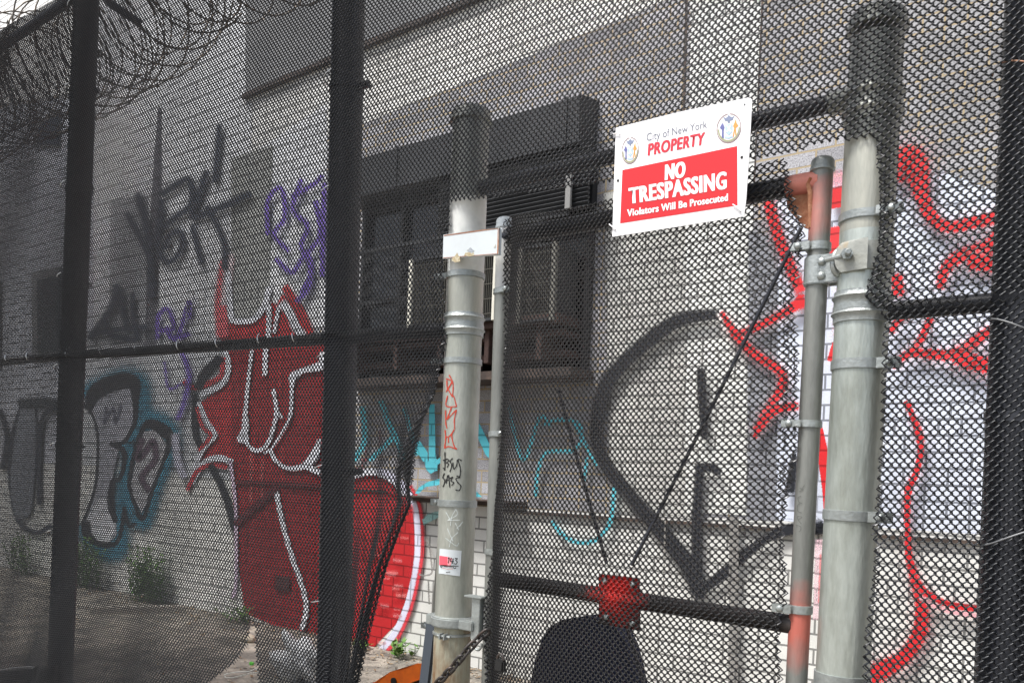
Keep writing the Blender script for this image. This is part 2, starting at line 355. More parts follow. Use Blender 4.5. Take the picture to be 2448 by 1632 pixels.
P.fill([(1850, 470), (1840, 1236), (2352, 1268), (2600, 1280), (2600, 560), (2250, 420)], (.70, .75, .86), 26)
P.fill([(1858, 520), (1845, 1232), (2120, 1250), (2130, 560)], (.72, .77, .88), 14)
P.build('painted_patch', bld, 'white and pale blue cover-up paint on the middle wall', PATCH)
P = Paint()
P.fill([(-300, 1090), (300, 1118), (560, 1150), (991, 1192), (1190, 1215), (1870, 1246), (2600, 1295), (2700, 2300), (1500, 1920), (1090, 1615), (900, 1535), (560, 1475), (-300, 1290)], (.77, .77, .73), 3)
P.build('painted_patch', bld, 'off-white paint on the lower wall', PATCH)
# dark upper panel, joints, ledge
def wall_box(name, px, depth, m, back=.05, label=None, bevel=.004, off=0.0):
    """outline in photo px on the wall plane, standing out towards the camera by depth"""
    mb = MB(); pts = [W(x, y, off) for x, y in px]
    mb.prism([p + Vector((0, back, 0)) for p in pts], (0, -(depth + back), 0)); o = mb.build(name, m, bld, 30, bevel)
    if label: o['label'] = label
    return o
GREYPNL = mat('grey_painted_steel_panel', (.20, .205, .21), .7, .1, .4, .1, 2, .1, 50, (.26, .265, .27), (.4, .65))
wall_box('panel', [(592, 230), (1128, 4), (1500, -160), (1500, -700), (592, -400)], .02, GREYPNL, label='grey steel panel over a blocked upper window')
wall_box('sill', [(588, 240), (592, 229), (1128, 2), (1500, -163), (1502, -152), (1128, 14)], .05, BROWN)
wall_box('control_joint', [(1640, -60), (1627, 478), (1632, 480), (1646, -60)], .003, BROWN, bevel=0, off=.001)
wall_box('control_joint', [(1823, -60), (1800, 478), (1803, 480), (1827, -60)], .003, BROWN, bevel=0, off=.001)
def hline(x0, y0, x1): return y0 + (y0 - 1040) * (x1 - x0) / (x0 + 1450)
for x0, x1, y0, th, dp in ((560, 985, 1152, 4, .02), (1195, 2600, 1216, 8, .03)):
    a = hline(x0 if x0 > 0 else 600, y0, x0); b = hline(x0 if x0 > 0 else 600, y0, x1)
    wall_box('ledge', [(x0, a), (x1, b), (x1, b + th), (x0, a + th * .9)], dp, BROWN, label='thin dark iron ledge along the wall')
mb = MB()                                  # the thick brown shelf iron with a rounded end
a = W(991, 1183, .0); b = W(1260, 1219, 0)
prof = []
for k in range(9): an = math.pi / 2 + math.pi * k / 8; prof.append((a.x + .02 + .02 * math.cos(an), a.z - .02 + .02 * math.sin(an)))
mb.prism([Vector((x, WY + .02, z)) for x, z in prof] + [Vector((b.x, WY + .02, a.z - .04)), Vector((b.x, WY + .02, a.z))], (0, -.10, 0))
mb.box(((a.x + b.x) / 2 + .02, WY - .10, a.z - .005), ((b.x - a.x) / 2 - .02, .10, .004))
mb.build('shelf_iron', BROWN, bld, 40, .003)['label'] = 'brown iron shelf with a rounded end under the window'
# ---- window with security hood (dark recess)
win = MB(); c = [W(866, 402), W(1360, 262), W(1362, 500), W(872, 590)]
X0 = W(872, 800).x; X1 = W(1408, 800).x; ZT = W(1100, 333).z; Z1 = W(1100, 480).z; ZB = W(1100, 905).z
hood = MB(); HD = .22
# side profile swept in x: sloping hood
def sweep(mb, prof, x0, x1): mb.prism([Vector((x0, y, z)) for y, z in prof], (x1 - x0, 0, 0))
sweep(hood, [(WY + .02, ZT + .0), (WY - HD, ZT - .05), (WY - HD, ZT - .34), (WY - HD + .03, ZT - .36), (WY + .02, ZT - .36)], X0 - .05, X1 + .0)
hood.build('window_hood', DARKM, bld, 30, .006)['label'] = 'dark grey steel hood over the window'
for k in range(3):                          # seams on the hood front
    mb = MB(); x = X0 + .5 + k * (X1 - X0 - .6) / 2; mb.box((x, WY - HD - .004, ZT - .19), (.012, .006, .15)); mb.build('hood_rib', DARKM, bld, 30)
mb = MB(); mb.box(((X0 + X1) / 2, WY + .0, (ZT - .36 + ZB) / 2), ((X1 - X0) / 2, .006, (ZT - .36 - ZB) / 2)); mb.build('window_glass', DARKW, bld, 0)
fr = MB(); zc = ZB + .02
for x in np.linspace(X0, X1, 6): fr.box((x, WY - .03, (ZT - .36 + ZB) / 2), (.018, .03, (ZT - .36 - ZB) / 2))
for z in (ZB, ZB + .30, ZB + .62, ZT - .40): fr.box(((X0 + X1) / 2, WY - .033, z), ((X1 - X0) / 2 + .03, .026, .018))
fr.build('window_frame', FRAMED, bld, 30, .003)
mb = MB(); mb.box(((X0 + X1) / 2, WY - .13, ZB - .03), ((X1 - X0) / 2 + .05, .13, .03)); mb.build('window_sill', BROWN, bld, 30, .004)['label'] = 'dark brown sill below the window'
lv = MB(); lz0 = W(1250, 520, .25).z; lz1 = ZT - .37
for k in range(14):
    z = lz0 + (lz1 - lz0) * (k + .5) / 14
    lv.box((W(1260, 500).x, WY - .20, z), (.62, .012, (lz1 - lz0) / 40), (Vector((1, 0, 0)), Vector((0, .8, .6)), Vector((0, -.6, .8))))
lv.build('louvre', DARKM, bld, 30)['label'] = 'grey slatted louvre under the window hood'
mb = MB(); xx = W(1368, 460, .2).x; mb.box((xx, WY - .24, (lz0 + lz1) / 2 - .05), (.02, .01, .14)); mb.build('louvre_upright', mat('grey_galv_upright', (.24, .24, .23), .6), bld, 30, .002)
# expanded metal guard in front of the lower window
gd = MB(); gy = WY - .22; gx0, gx1 = X0 + .02, X1 - .05; gz0, gz1 = ZB + .36, lz0 - .02
st = .035; x = gx0 - (gz1 - gz0)
while x < gx1:
    for sgn in (1, -1):
        p0 = Vector((x, gy, gz0)); p1 = Vector((x + (gz1 - gz0) * .5, gy, gz1))
        if sgn < 0: p0, p1 = Vector((p0.x, gy + .002, gz1)), Vector((p1.x, gy + .002, gz0))
        if p0.x > gx0 and p1.x < gx1: gd.tube([p0, p1], .0028, 4)
    x += st
for z in (gz0, gz1): gd.box(((gx0 + gx1) / 2, gy, z), ((gx1 - gx0) / 2, .01, .012))
gd.build('window_guard', DARKM, bld, 0)['label'] = 'dark diamond mesh security guard over the window'
wd = MB()
for z, d, h in ((ZB + .30, .30, .03), (ZB + .22, .24, .02), (ZB + .10, .18, .022)): wd.box(((X0 + X1) / 2, WY - d / 2 - .002, z), ((X1 - X0) / 2 - .04, d / 2, h))
for x in np.linspace(X0 + .2, X1 - .2, 5): wd.box((x, WY - .15, ZB + .17), (.02, .12, .12))
wd.build('support_timber', mat('dark_red_brown_timber', (.05, .03, .026), .8, 0, .3, .2, 6, .3, 50, (.09, .055, .045), (.4, .7)), bld, 30, .003)['label'] = 'dark brown timber bracket carrying the air conditioners'
# ---- air conditioners
def ac(cx0, cx1, y0, y1, yo, label, tm=None):
    a = on(cx0, (y0 + y1) / 2, WY - yo); b = on(cx1, (y0 + y1) / 2, WY - yo); zt = on((cx0 + cx1) / 2, y0, WY - yo).z; zb = on((cx0 + cx1) / 2, y1, WY - yo).z
    t = thing('air_conditioner', ((a.x + b.x) / 2, WY - yo + .2, zb), label, 'air conditioner', 'air conditioners in the dark window')
    Y = WY - yo; w_ = (b.x - a.x) / 2; cx = (a.x + b.x) / 2; cz = (zt + zb) / 2; h = (zt - zb) / 2
    m = MB(); m.box((cx, Y + (yo - .06) / 2 + .012, cz), (w_ - .01, (yo - .06) / 2, h - .008)); m.build('casing', DARKM, t, 30, .006)
    m = MB()
    for s in (-1, 1):
        m = MB(); m.box((cx + s * (w_ - .018), Y, cz), (.018, .014, h)); m.build('side_trim', tm or CREAM, t, 30, .003)
        m = MB(); m.box((cx, Y + .001, cz + s * (h - .01)), (w_ - .038, .012, .01)); m.build('front_edge', DARKM, t, 30, .003)
    m = MB(); k = 0
    xg = cx - w_ + .03
    while xg < cx + w_ - .03:
        m.box((xg, Y + .004, cz), (.0022, .004, h - .022)); xg += .016
    for k in range(5): m.box((cx, Y + .002, cz - h + .05 + k * (2 * h - .1) / 4), (w_ - .03, .003, .003))
    m.build('grille', mat('tan_condenser_grille', (.085, .08, .065), .6, .3), t, 0)
ac(978, 1190, 604, 776, .32, 'cream trimmed window air conditioner right behind the steel post with the blank plate')
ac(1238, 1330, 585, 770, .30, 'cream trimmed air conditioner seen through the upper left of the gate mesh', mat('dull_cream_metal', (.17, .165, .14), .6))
# ---- window far left
def small_window(px, label):
    t = wall_box('window_frame', px, .03, GREYPNL, label=label, bevel=.004)
    cx = sum(p[0] for p in px) / 4; cy = sum(p[1] for p in px) / 4
    q = [(cx + (x - cx) * .8, cy + (y - cy) * .85) for x, y in px]; mb = MB(); pts = [W(x, y, .031) for x, y in q]; mb.prism(pts, (0, -.004, 0)); mb.build('pane', DARKW, t, 0)
small_window([(84, 350), (88, 700 - 400), (148, 262), (146, 352)], 'small dark window high on the far left of the wall')
small_window([(82, 655), (84, 860), (150, 856), (150, 640)], 'dark window beside the leftmost black fence post')
small_window([(-60, 690), (-60, 880), (6, 872), (6, 672)], 'dark window at the far left edge')
for x, wdt, y0, y1, colr in ((362, 16, -40, 1145, (.2, .2, .2)), (275, 5, -40, 1120, (.25, .25, .25)), (415, 3, -40, 1140, .25)):
    pass
def pipe_on_wall(xt, yt, xb, yb, r, m, label):
    mb = MB(); a = W(xt, yt, r + .012); b = W(xb, yb, r + .012); b = Vector((a.x, a.y, b.z)); mb.cyl(b, a, r, 14); o = mb.build('downpipe', m, bld, 40); o['label'] = label
P = Paint()
P.fill([(556, 380), (556, 790), (640, 785), (650, 350)], (.36, .37, .35), 9, alpha=.9)  # wall colour darkened to stand in for the dimming of denser mesh
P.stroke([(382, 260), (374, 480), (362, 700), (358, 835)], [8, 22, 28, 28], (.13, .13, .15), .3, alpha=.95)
P.fill([(268, 480), (262, 820), (345, 815), (352, 470)], (.40, .41, .43), 8, alpha=.8)  # grey band painting in the shade of a pilaster side
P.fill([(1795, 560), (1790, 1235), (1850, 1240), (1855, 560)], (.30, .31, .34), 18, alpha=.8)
P.build('painted_patch', bld, 'darker strips on the wall, some painted for shaded pilaster sides and denser mesh', PATCH)
# ---- graffiti
RD = (.50, .018, .022); WT = (.82, .84, .90); BK = (.018, .02, .026); CY = (.11, .56, .66); PU = (.17, .10, .46); PK = (.80, .42, .45); TEAL = (.05, .25, .36)
P = Paint()   # the big red letter
q = lambda pts: cv(pts, 400, 650, 1.5968)
P.fill(q([(205, 240), (240, 200), (290, 190), (340, 180), (385, 110), (420, 130), (440, 90), (480, 120), (545, 240), (640, 300), (640, 560), (640, 730), (760, 762), (830, 775), (900, 830), (935, 880), (955, 1000), (945, 1100), (915, 1230), (870, 1340), (775, 1440), (700, 1400), (560, 1420), (480, 1380), (380, 1330), (300, 1300), (262, 1000), (250, 740), (170, 712), (120, 740), (140, 660), (180, 620), (130, 500), (190, 460), (228, 380), (225, 300)]), RD, 6)
P.fill(q([(250, 300), (252, 700), (262, 1000), (300, 1290), (580, 1400), (600, 290)]), (.30, .012, .016), 14, alpha=.5)  # darker red tint, the denser mesh's dimming put into the paint colour
for k in range(26):
    xx = random.uniform(270, 880); yy = random.uniform(320, 1150); P.stroke(q([(xx, yy), (xx + random.uniform(-4, 4), yy + random.uniform(60, 200))]), random.uniform(3, 8), random.choice([(.62, .05, .05), (.24, .01, .012), (.70, .16, .15)]), .8, alpha=.55)
for k in range(22):
    xx = random.uniform(700, 900); yy = random.uniform(820, 1350); P.stroke(q([(xx, yy), (xx + random.uniform(20, 60), yy + 3)]), random.uniform(4, 10), random.choice([(.78, .25, .24), (.40, .012, .016)]), .8, alpha=.5)
P.fill(q([(247, 40), (247, 180), (300, 188), (350, 160), (392, 60), (390, 0), (247, 0)]), (.30, .31, .29), 5, alpha=.0001)
P.stroke(q([(225, -40), (205, 120), (212, 240)]), 26, (.75, .12, .14), .4); P.stroke(q([(236, -60), (226, 60), (222, 120)]), 18, (.82, .70, .72), .5)
P.stroke(q([(232, 0), (238, 120), (248, 180), (290, 188), (330, 180), (370, 130), (388, 60)]), 13, WT, .2)
P.stroke(q([(388, 120), (385, 240), (375, 300), (372, 390)]), 11, WT, .2)
P.stroke(q([(440, 120), (470, 160), (490, 210), (520, 240)]), 20, WT, .2); P.stroke(q([(450, 60), (500, 130), (545, 230)]), 16, RD, .3)
P.stroke(q([(408, 230), (425, 130)]), 8, WT, .3)
P.stroke(q([(222, 300), (232, 370), (205, 430), (130, 465)]), 13, WT, .2); P.stroke(q([(212, 330), (200, 400), (110, 440), (62, 420)]), 11, (.6, .06, .07), .3)
P.stroke(q([(200, 330), (140, 390), (120, 440)]), 20, BK, .3); P.stroke(q([(105, 470), (105, 600), (128, 670)]), 14, BK, .3)
P.stroke(q([(120, 500), (145, 560), (185, 620)]), 11, WT, .2); P.stroke(q([(185, 622), (145, 665), (120, 710), (95, 790)]), 11, WT, .2)
P.stroke(q([(112, 520), (135, 590), (165, 625), (120, 680)]), 8, (.6, .06, .07), .3)
P.stroke(q([(92, 800), (125, 745), (165, 715), (205, 710), (245, 725)]), 14, WT, .2); P.stroke(q([(78, 830), (110, 765), (165, 735), (225, 745)]), 9, (.6, .05, .06), .3)
P.stroke(q([(165, 740), (200, 800), (230, 880), (255, 980)]), 15, BK, .3)
P.stroke(q([(240, 720), (258, 860), (262, 980), (262, 1180), (250, 1240)]), 7, (.7, .55, .7), .3)
P.stroke(q([(322, 300), (308, 420), (298, 530), (296, 600), (275, 635)]), [8, 8, 10, 16, 10], WT, .2); P.stroke(q([(270, 640), (300, 640), (296, 590)]), 10, WT, .2)
P.stroke(q([(290, 630), (320, 672), (350, 680), (385, 650), (410, 570), (415, 520), (405, 450)]), 9, WT, .2); P.stroke(q([(413, 530), (438, 555)]), 8, WT, .2)
P.stroke(q([(595, 310), (588, 355), (520, 375), (480, 400), (475, 440), (470, 540), (440, 610), (400, 670), (370, 690)]), [14, 20, 12, 18, 9, 8, 6, 6, 6], WT, .2)
P.stroke(q([(392, 680), (415, 720), (460, 748), (520, 740), (560, 700), (580, 640)]), [9, 9, 9, 14, 20, 9], WT, .2); P.stroke(q([(520, 735), (580, 765)]), 13, WT, .2)
P.stroke(q([(412, 820), (440, 960), (480, 1100), (515, 1200), (530, 1280), (515, 1360)]), 11, WT, .2)
P.stroke(q([(262, 800), (400, 805), (575, 815)]), 8, (.16, .01, .015), .4); P.stroke(q([(262, 960), (340, 890), (420, 820)]), 13, (.12, .01, .015), .4)
P.fill(q([(415, 1160), (465, 1165), (462, 1215), (412, 1210)]), (.08, .02, .02), 4)
P.stroke(q([(700, 778), (780, 762), (850, 785), (905, 840)]), 15, WT, .2)
c4 = lambda pts: cv(pts, 900, 1100, 2.947)
P.stroke(c4([(20, 70), (120, 120), (200, 190), (255, 290), (285, 420), (292, 560), (285, 700), (262, 850), (225, 1000), (180, 1120), (120, 1230), (40, 1330), (-20, 1400)]), 15, (.72, .72, .86), .15)
P.stroke(c4([(240, 180), (290, 280), (318, 400), (325, 560), (318, 700), (290, 850), (255, 1000), (210, 1130), (150, 1250), (80, 1335), (20, 1390)]), 6, (.75, .06, .08), .7)
P.stroke(c4([(30, 180), (230, 300), (250, 430), (255, 640), (235, 820)]), 8, (.55, .02, .03), .5, alpha=.6)
for xx, yy in ((150, 700), (110, 800), (160, 880), (60, 1020), (150, 1090), (40, 1280)): P.stroke(c4([(xx - 30, yy), (xx + 25, yy + 6)]), 7, (.80, .33, .34), .9, alpha=.5)
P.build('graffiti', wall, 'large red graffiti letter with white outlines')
P = Paint()   # teal and grey bubble letters
l2 = lambda pts: cv(pts, 0, 800, 1.885)
P.stroke(l2([(380, 260), (440, 230), (540, 190), (620, 200), (640, 260), (640, 420), (560, 480), (600, 560), (560, 700), (540, 820), (540, 960), (470, 980), (400, 920), (370, 860)]), 38, TEAL, .6, alpha=.75)
P.stroke(l2([(620, 400), (700, 370), (780, 460), (700, 680), (640, 850), (560, 690), (600, 520)]), 34, TEAL, .6, alpha=.75)
P.fill(l2([(430, 280), (540, 240), (600, 250), (605, 400), (550, 480), (520, 560), (500, 700), (510, 820), (520, 900), (460, 935), (400, 900), (385, 830), (430, 660), (440, 470), (420, 360)]), (.42, .43, .48), 4, True)
P.fill(l2([(450, 740), (500, 760), (515, 850), (480, 930), (420, 910), (395, 840)]), (.75, .76, .80), 8, True)
P.fill(l2([(640, 440), (700, 430), (750, 500), (690, 680), (640, 800), (590, 690)]), (.42, .42, .44), 4)
P.stroke(l2([(400, 330), (430, 260), (520, 215), (600, 215), (610, 300), (605, 400), (560, 480), (515, 490)]), [18, 34, 36, 30, 14, 10, 9, 9], BK, .2)
P.stroke(l2([(360, 290), (410, 350), (437, 430), (440, 560), (430, 680), (400, 780), (370, 850)]), 6, BK, .3)
P.stroke(l2([(385, 850), (395, 900), (440, 940), (520, 940), (550, 860), (560, 780)]), [20, 20, 12, 9, 9, 9], BK, .2)
P.stroke(l2([(500, 490), (560, 530), (545, 640), (510, 660), (500, 760), (520, 840)]), [10, 12, 9, 12, 16, 10], BK, .2)
P.stroke(l2([(580, 680), (600, 560), (640, 430), (680, 400), (750, 440), (765, 480), (740, 560), (690, 690), (640, 830), (600, 740), (580, 680)]), [8, 10, 12, 20, 26, 16, 8, 8, 9, 8, 8], BK, .2)
P.stroke(l2([(640, 470), (620, 560), (660, 520), (690, 480), (700, 560), (640, 640), (670, 700)]), 12, (.10, .06, .09), .5)
P.stroke(l2([(480, 330), (470, 400), (510, 330), (520, 400), (545, 320)]), 6, (.15, .15, .2), .5)
P.stroke(l2([(560, 780), (580, 860), (610, 850)]), 7, BK, .3)
for pts in ([(0, 340), (30, 460), (10, 600)], [(95, 330), (55, 460), (45, 640), (80, 830), (160, 890), (230, 860)], [(110, 320), (150, 360), (165, 460), (150, 640)], [(240, 330), (190, 380), (175, 560), (175, 760)]):
    P.stroke(l2(pts), 10, (.05, .06, .08), .4)
P.fill(l2([(75, 700), (95, 680), (115, 720), (105, 770), (80, 770)]), (.6, .62, .63), 8, True)
P.fill(l2([(95, 335), (150, 340), (150, 600), (130, 800), (70, 800), (55, 600)]), (.27, .29, .33), 6, True)
P.stroke(l2([(90, 310), (200, 305), (260, 320)]), 22, (.05, .06, .07), .4)
P.build('graffiti', wall, 'grey bubble letter graffiti with black outlines and teal halo')
P = Paint()   # blue-black tags
u = lambda pts: cv(pts, 0, 250, 2.6133); NB = (.045, .055, .08)
P.stroke(u([(860, 560), (900, 700), (930, 860), (940, 1000), (950, 1200)]), 14, NB, .75); P.stroke(u([(790, 680), (860, 800), (930, 940)]), 10, NB, .75)
P.stroke(u([(1010, 560), (1100, 500), (1180, 470), (1200, 560), (1180, 640), (1100, 700), (1000, 780)]), 13, NB, .75)
P.stroke(u([(1010, 600), (990, 900), (1060, 980), (1130, 900), (1130, 800), (1060, 820), (1030, 900)]), 12, NB, .75)
P.stroke(u([(1200, 760), (1230, 880), (1260, 990)]), 11, NB, .75); P.stroke(u([(1290, 420), (1230, 600), (1210, 700), (1380, 640), (1560, 560)]), 14, NB, .75)
P.stroke(u([(1370, 130), (1360, 260), (1340, 480)]), 11, NB, .8); P.stroke(u([(1290, 640), (1360, 760), (1400, 880), (1400, 1020)]), 11, NB, .75)
P.stroke(u([(560, 1460), (640, 1350), (710, 1240), (730, 1130)]), 13, NB, .75); P.stroke(u([(760, 1160), (770, 1300), (800, 1400)]), 11, NB, .75)
P.stroke(u([(600, 1420), (780, 1400), (920, 1390)]), 10, NB, .75); P.stroke(u([(830, 1180), (830, 1300), (860, 1470)]), 10, NB, .5)
P.stroke(u([(650, 1350), (700, 1440), (840, 1470)]), 10, NB, .5)
P.build('graffiti', wall, 'blue black spray tag high on the left of the wall')
P = Paint()
P.stroke(u([(985, 1460), (990, 1320), (1050, 1280), (1080, 1400), (1000, 1410)]), 9, PU, .5); P.stroke(u([(1110, 1470), (1180, 1230), (1180, 1330)]), 9, PU, .5); P.stroke(u([(1040, 1390), (1080, 1460), (1180, 1430)]), 10, PU, .5)
n_ = lambda pts: pts
P.stroke([(640, 560), (640, 480), (672, 450), (680, 520), (655, 560), (690, 600)], 9, PU, .5); P.stroke([(720, 430), (700, 500), (735, 540), (720, 590), (745, 640), (722, 700)], 10, PU, .5)
P.stroke([(700, 470), (750, 440), (770, 420)], 9, PU, .5); P.stroke([(660, 620), (700, 650), (735, 600), (740, 680), (710, 720)], 10, PU, .5); P.stroke([(755, 480), (765, 560), (740, 600)], 10, PU, .5)
P.stroke([(775, 440), (772, 560), (770, 660)], 10, PU, .5)
P.stroke(l2([(820, 80), (850, 180), (830, 300), (800, 380)]), 12, PU, .6, alpha=.8); P.stroke(l2([(740, 120), (760, 240), (820, 220)]), 7, PU, .6, alpha=.7); P.stroke(l2([(790, 450), (800, 560), (830, 640)]), 14, (.60, .60, .72), .6)
P.build('graffiti', wall, 'purple scribbled spray tag left of the window')
P = Paint()   # cyan
t6 = lambda pts: cv(pts, 960, 860, 3.92)
P.fill(t6([(262, 420), (305, 420), (312, 870), (330, 970), (330, 1030), (270, 1060), (235, 1020), (218, 965), (258, 950)]), CY, 3)
P.fill(t6([(150, 770), (170, 765), (240, 870), (242, 960), (205, 945), (160, 870)]), CY, 3); P.fill(t6([(310, 955), (390, 890), (390, 950), (330, 975)]), CY, 3)
P.fill(t6([(130, 1250), (165, 1200), (250, 1145), (380, 1110), (380, 1160), (220, 1185), (160, 1245)]), CY, 3); P.fill(t6([(630, 1150), (680, 1215), (750, 1280), (690, 1275), (620, 1200)]), CY, 3)
P.fill(t6([(700, 580), (720, 590), (825, 800), (825, 920), (790, 880), (700, 680)]), CY, 3)
P.fill(t6([(200, 1500), (250, 1450), (400, 1400), (400, 1440), (210, 1540)]), (.35, .62, .60), 5, alpha=.8)
b5 = lambda pts: cv(pts, 816, 544, 2.8824)
P.stroke(b5([(145, 1240), (160, 1380), (150, 1500), (90, 1600)]), 12, CY, .3); P.stroke(b5([(270, 1200), (330, 1350), (400, 1500), (420, 1600)]), 13, CY, .3); P.stroke(b5([(360, 1440), (200, 1600)]), 10, CY, .3); P.stroke(b5([(430, 1250), (480, 1400), (520, 1560)]), 10, CY, .3)
d4 = lambda pts: cv(pts, 1150, 850, 1.1459)
P.stroke(d4([(75, 140), (115, 285), (160, 170), (190, 190)]), 8, CY, .4); P.stroke(d4([(170, 190), (210, 175), (265, 185), (275, 230), (250, 260), (180, 265), (155, 320), (150, 385)]), 8, CY, .4)
P.stroke(d4([(195, 455), (230, 495), (275, 512), (320, 500), (355, 450), (365, 360)]), 9, CY, .4); P.stroke(d4([(250, 180), (285, 240), (315, 300)]), 7, CY, .4); P.stroke(d4([(290, 280), (282, 340)]), 7, CY, .4)
P.stroke(cv([(1925 + 0, 1100)] * 1 + [(1930, 1200)], 0, 0), 8, CY, .5, alpha=.0001)
P.build('graffiti', wall, 'turquoise arrows and scrawl below the window')
P = Paint()   # black heart with an arrow
P.stroke(d4([(640, -112), (545, -98), (470, -50), (400, 10), (345, 75), (320, 160), (318, 240), (350, 310), (400, 370), (450, 430), (520, 510), (570, 580), (600, 660)]), [22, 30, 33, 32, 34, 29, 27, 28, 29, 32, 36, 38, 22], BK, .28)
P.stroke(d4([(605, 640), (660, 600), (740, 530), (800, 490), (845, 475), (930, 466)]), [26, 22, 22, 22, 26, 36], BK, .25)
P.stroke(d4([(590, 640), (590, 520), (592, 420), (600, 320)]), [28, 24, 22, 22], BK, .3); P.stroke(d4([(592, 308), (625, 306), (655, 318)]), [20, 20, 16], BK, .3)
P.stroke(d4([(603, 40), (606, 120), (612, 225)]), [20, 19, 15], BK, .3); P.stroke(d4([(846, 370), (855, 300), (858, 270)]), [22, 18, 10], BK, .3)
P.build('graffiti', wall, 'thick black heart and arrow outline behind the gate')
P = Paint()   # red lines on the right
r6 = lambda pts: cv(pts, 1700, 300, 1.1952)
for pts, wd in (
    ([(165, 220), (190, 310), (225, 400), (255, 470)], 24), ([(262, 500), (240, 515), (200, 540), (120, 580), (60, 600)], [34, 22, 18, 16, 14]), ([(30, 535), (70, 595), (120, 650), (200, 705), (195, 760), (150, 830), (125, 890)], [10, 18, 20, 20, 18, 18, 10]),
    ([(130, 870), (180, 815), (245, 800)], 17), ([(530, 130), (570, 95), (590, 130), (600, 190), (630, 260), (680, 290), (740, 280), (830, 260)], [60, 60, 52, 34, 28, 26, 26, 30]),
    ([(655, 460), (670, 410), (720, 370), (800, 350), (830, 300)], [20, 24, 30, 40, 30]), ([(740, 390), (830, 400)], 30), ([(530, 430), (535, 480)], 26), ([(515, 590), (530, 560), (560, 545)], 14), ([(628, 545), (605, 600), (575, 645)], 16),
    ([(520, 690), (570, 650), (680, 655), (750, 620), (800, 580)], [10, 18, 24, 26, 18]), ([(700, 660), (800, 690)], 34), ([(555, 790), (590, 860), (600, 900)], [9, 14, 16])):
    P.stroke(r6(pts), [k * 1.9 for k in wd] if isinstance(wd, list) else wd * 1.9, PK, .5, alpha=.45); P.stroke(r6(pts), wd, (.72, .025, .03), .3)
r3 = lambda pts: cv(pts, 1632, 1088, 2.8824)
pts = r3([(1560, -350), (1600, -220), (1640, -60), (1610, 120), (1560, 220), (1545, 400), (1550, 520), (1560, 700), (1600, 850), (1640, 1000), (1640, 1180), (1580, 1320), (1480, 1420), (1250, 1540)]); wd = [9, 12, 13, 14, 16, 14, 12, 16, 22, 26, 32, 32, 34, 50]
P.stroke(pts, [k * 1.9 for k in wd], PK, .5, alpha=.45); P.stroke(pts, wd, (.70, .022, .028), .3)
pts = r3([(1600, 860), (1700, 960), (1850, 1030), (2060, 1060)]); P.stroke(pts, 26, PK, .5, alpha=.45); P.stroke(pts, 14, (.70, .022, .028), .3)
pts = r3([(1640, 980), (1800, 1060), (2050, 1110)]); P.stroke(pts, 10, PK, .5)
P.fill([(1985, 452), (2035, 440), (2035, 488), (1985, 498)], (.70, .03, .035), 6); P.fill([(1985, 412), (2035, 408), (2035, 440), (1985, 445)], (.80, .35, .42), 14, alpha=.6)
P.fill([(1985, 548), (2015, 540), (2015, 610), (1985, 620)], (.72, .04, .045), 9); P.stroke([(2012, 690), (2005, 800)], 22, PK, .8, alpha=.6); P.stroke([(1996, 820), (1984, 860)], 12, (.70, .03, .035), .3)
c3 = lambda pts: cv(pts, 1632, 544, 2.8824)
P.fill(c3([(935, 1360), (960, 1370), (1010, 1600), (1020, 1900), (980, 2000), (960, 1800), (930, 1560)]), (.70, .022, .028), 3); P.fill(c3([(928, 1600), (955, 1800), (975, 2030), (915, 2030), (915, 1600)]), (.62, .66, .76), 4)
P.fill([(1950, 1290), (1972, 1290), (1966, 1480), (1944, 1480)], (.80, .55, .60), 5, alpha=.6)
P.stroke([(1962, 1325), (1958, 1440)], 5, (.72, .25, .26), .4, alpha=.7); P.stroke([(1965, 1248), (1950, 1262)], 22, BK, .8, alpha=.7)
P.build('graffiti', wall, 'bright red spray lines with pink overspray on the right')
P = Paint()
P.stroke(c4([(340, 540), (375, 620), (385, 700), (390, 790), (340, 810), (300, 800)]), 4, (.30, .29, .27), .4, alpha=.7); P.stroke(c4([(365, 845), (368, 900), (372, 1010)]), 4, (.30, .29, .27), .4, alpha=.7)
P.fill([(1745, 1235), (1742, 1700), (1762, 1700), (1765, 1235)], (.30, .29, .27), 5, alpha=.8); P.stroke([(1590, 1240), (1585, 1480)], 4, (.4, .38, .34), .5, alpha=.6)
P.build('graffiti', wall, 'faint grey pencil-thin marks on the lower wall')
VINYLG = mat('black_vinyl_wire_with_red_overspray', (.016, .016, .0165), .38, 0, .6)
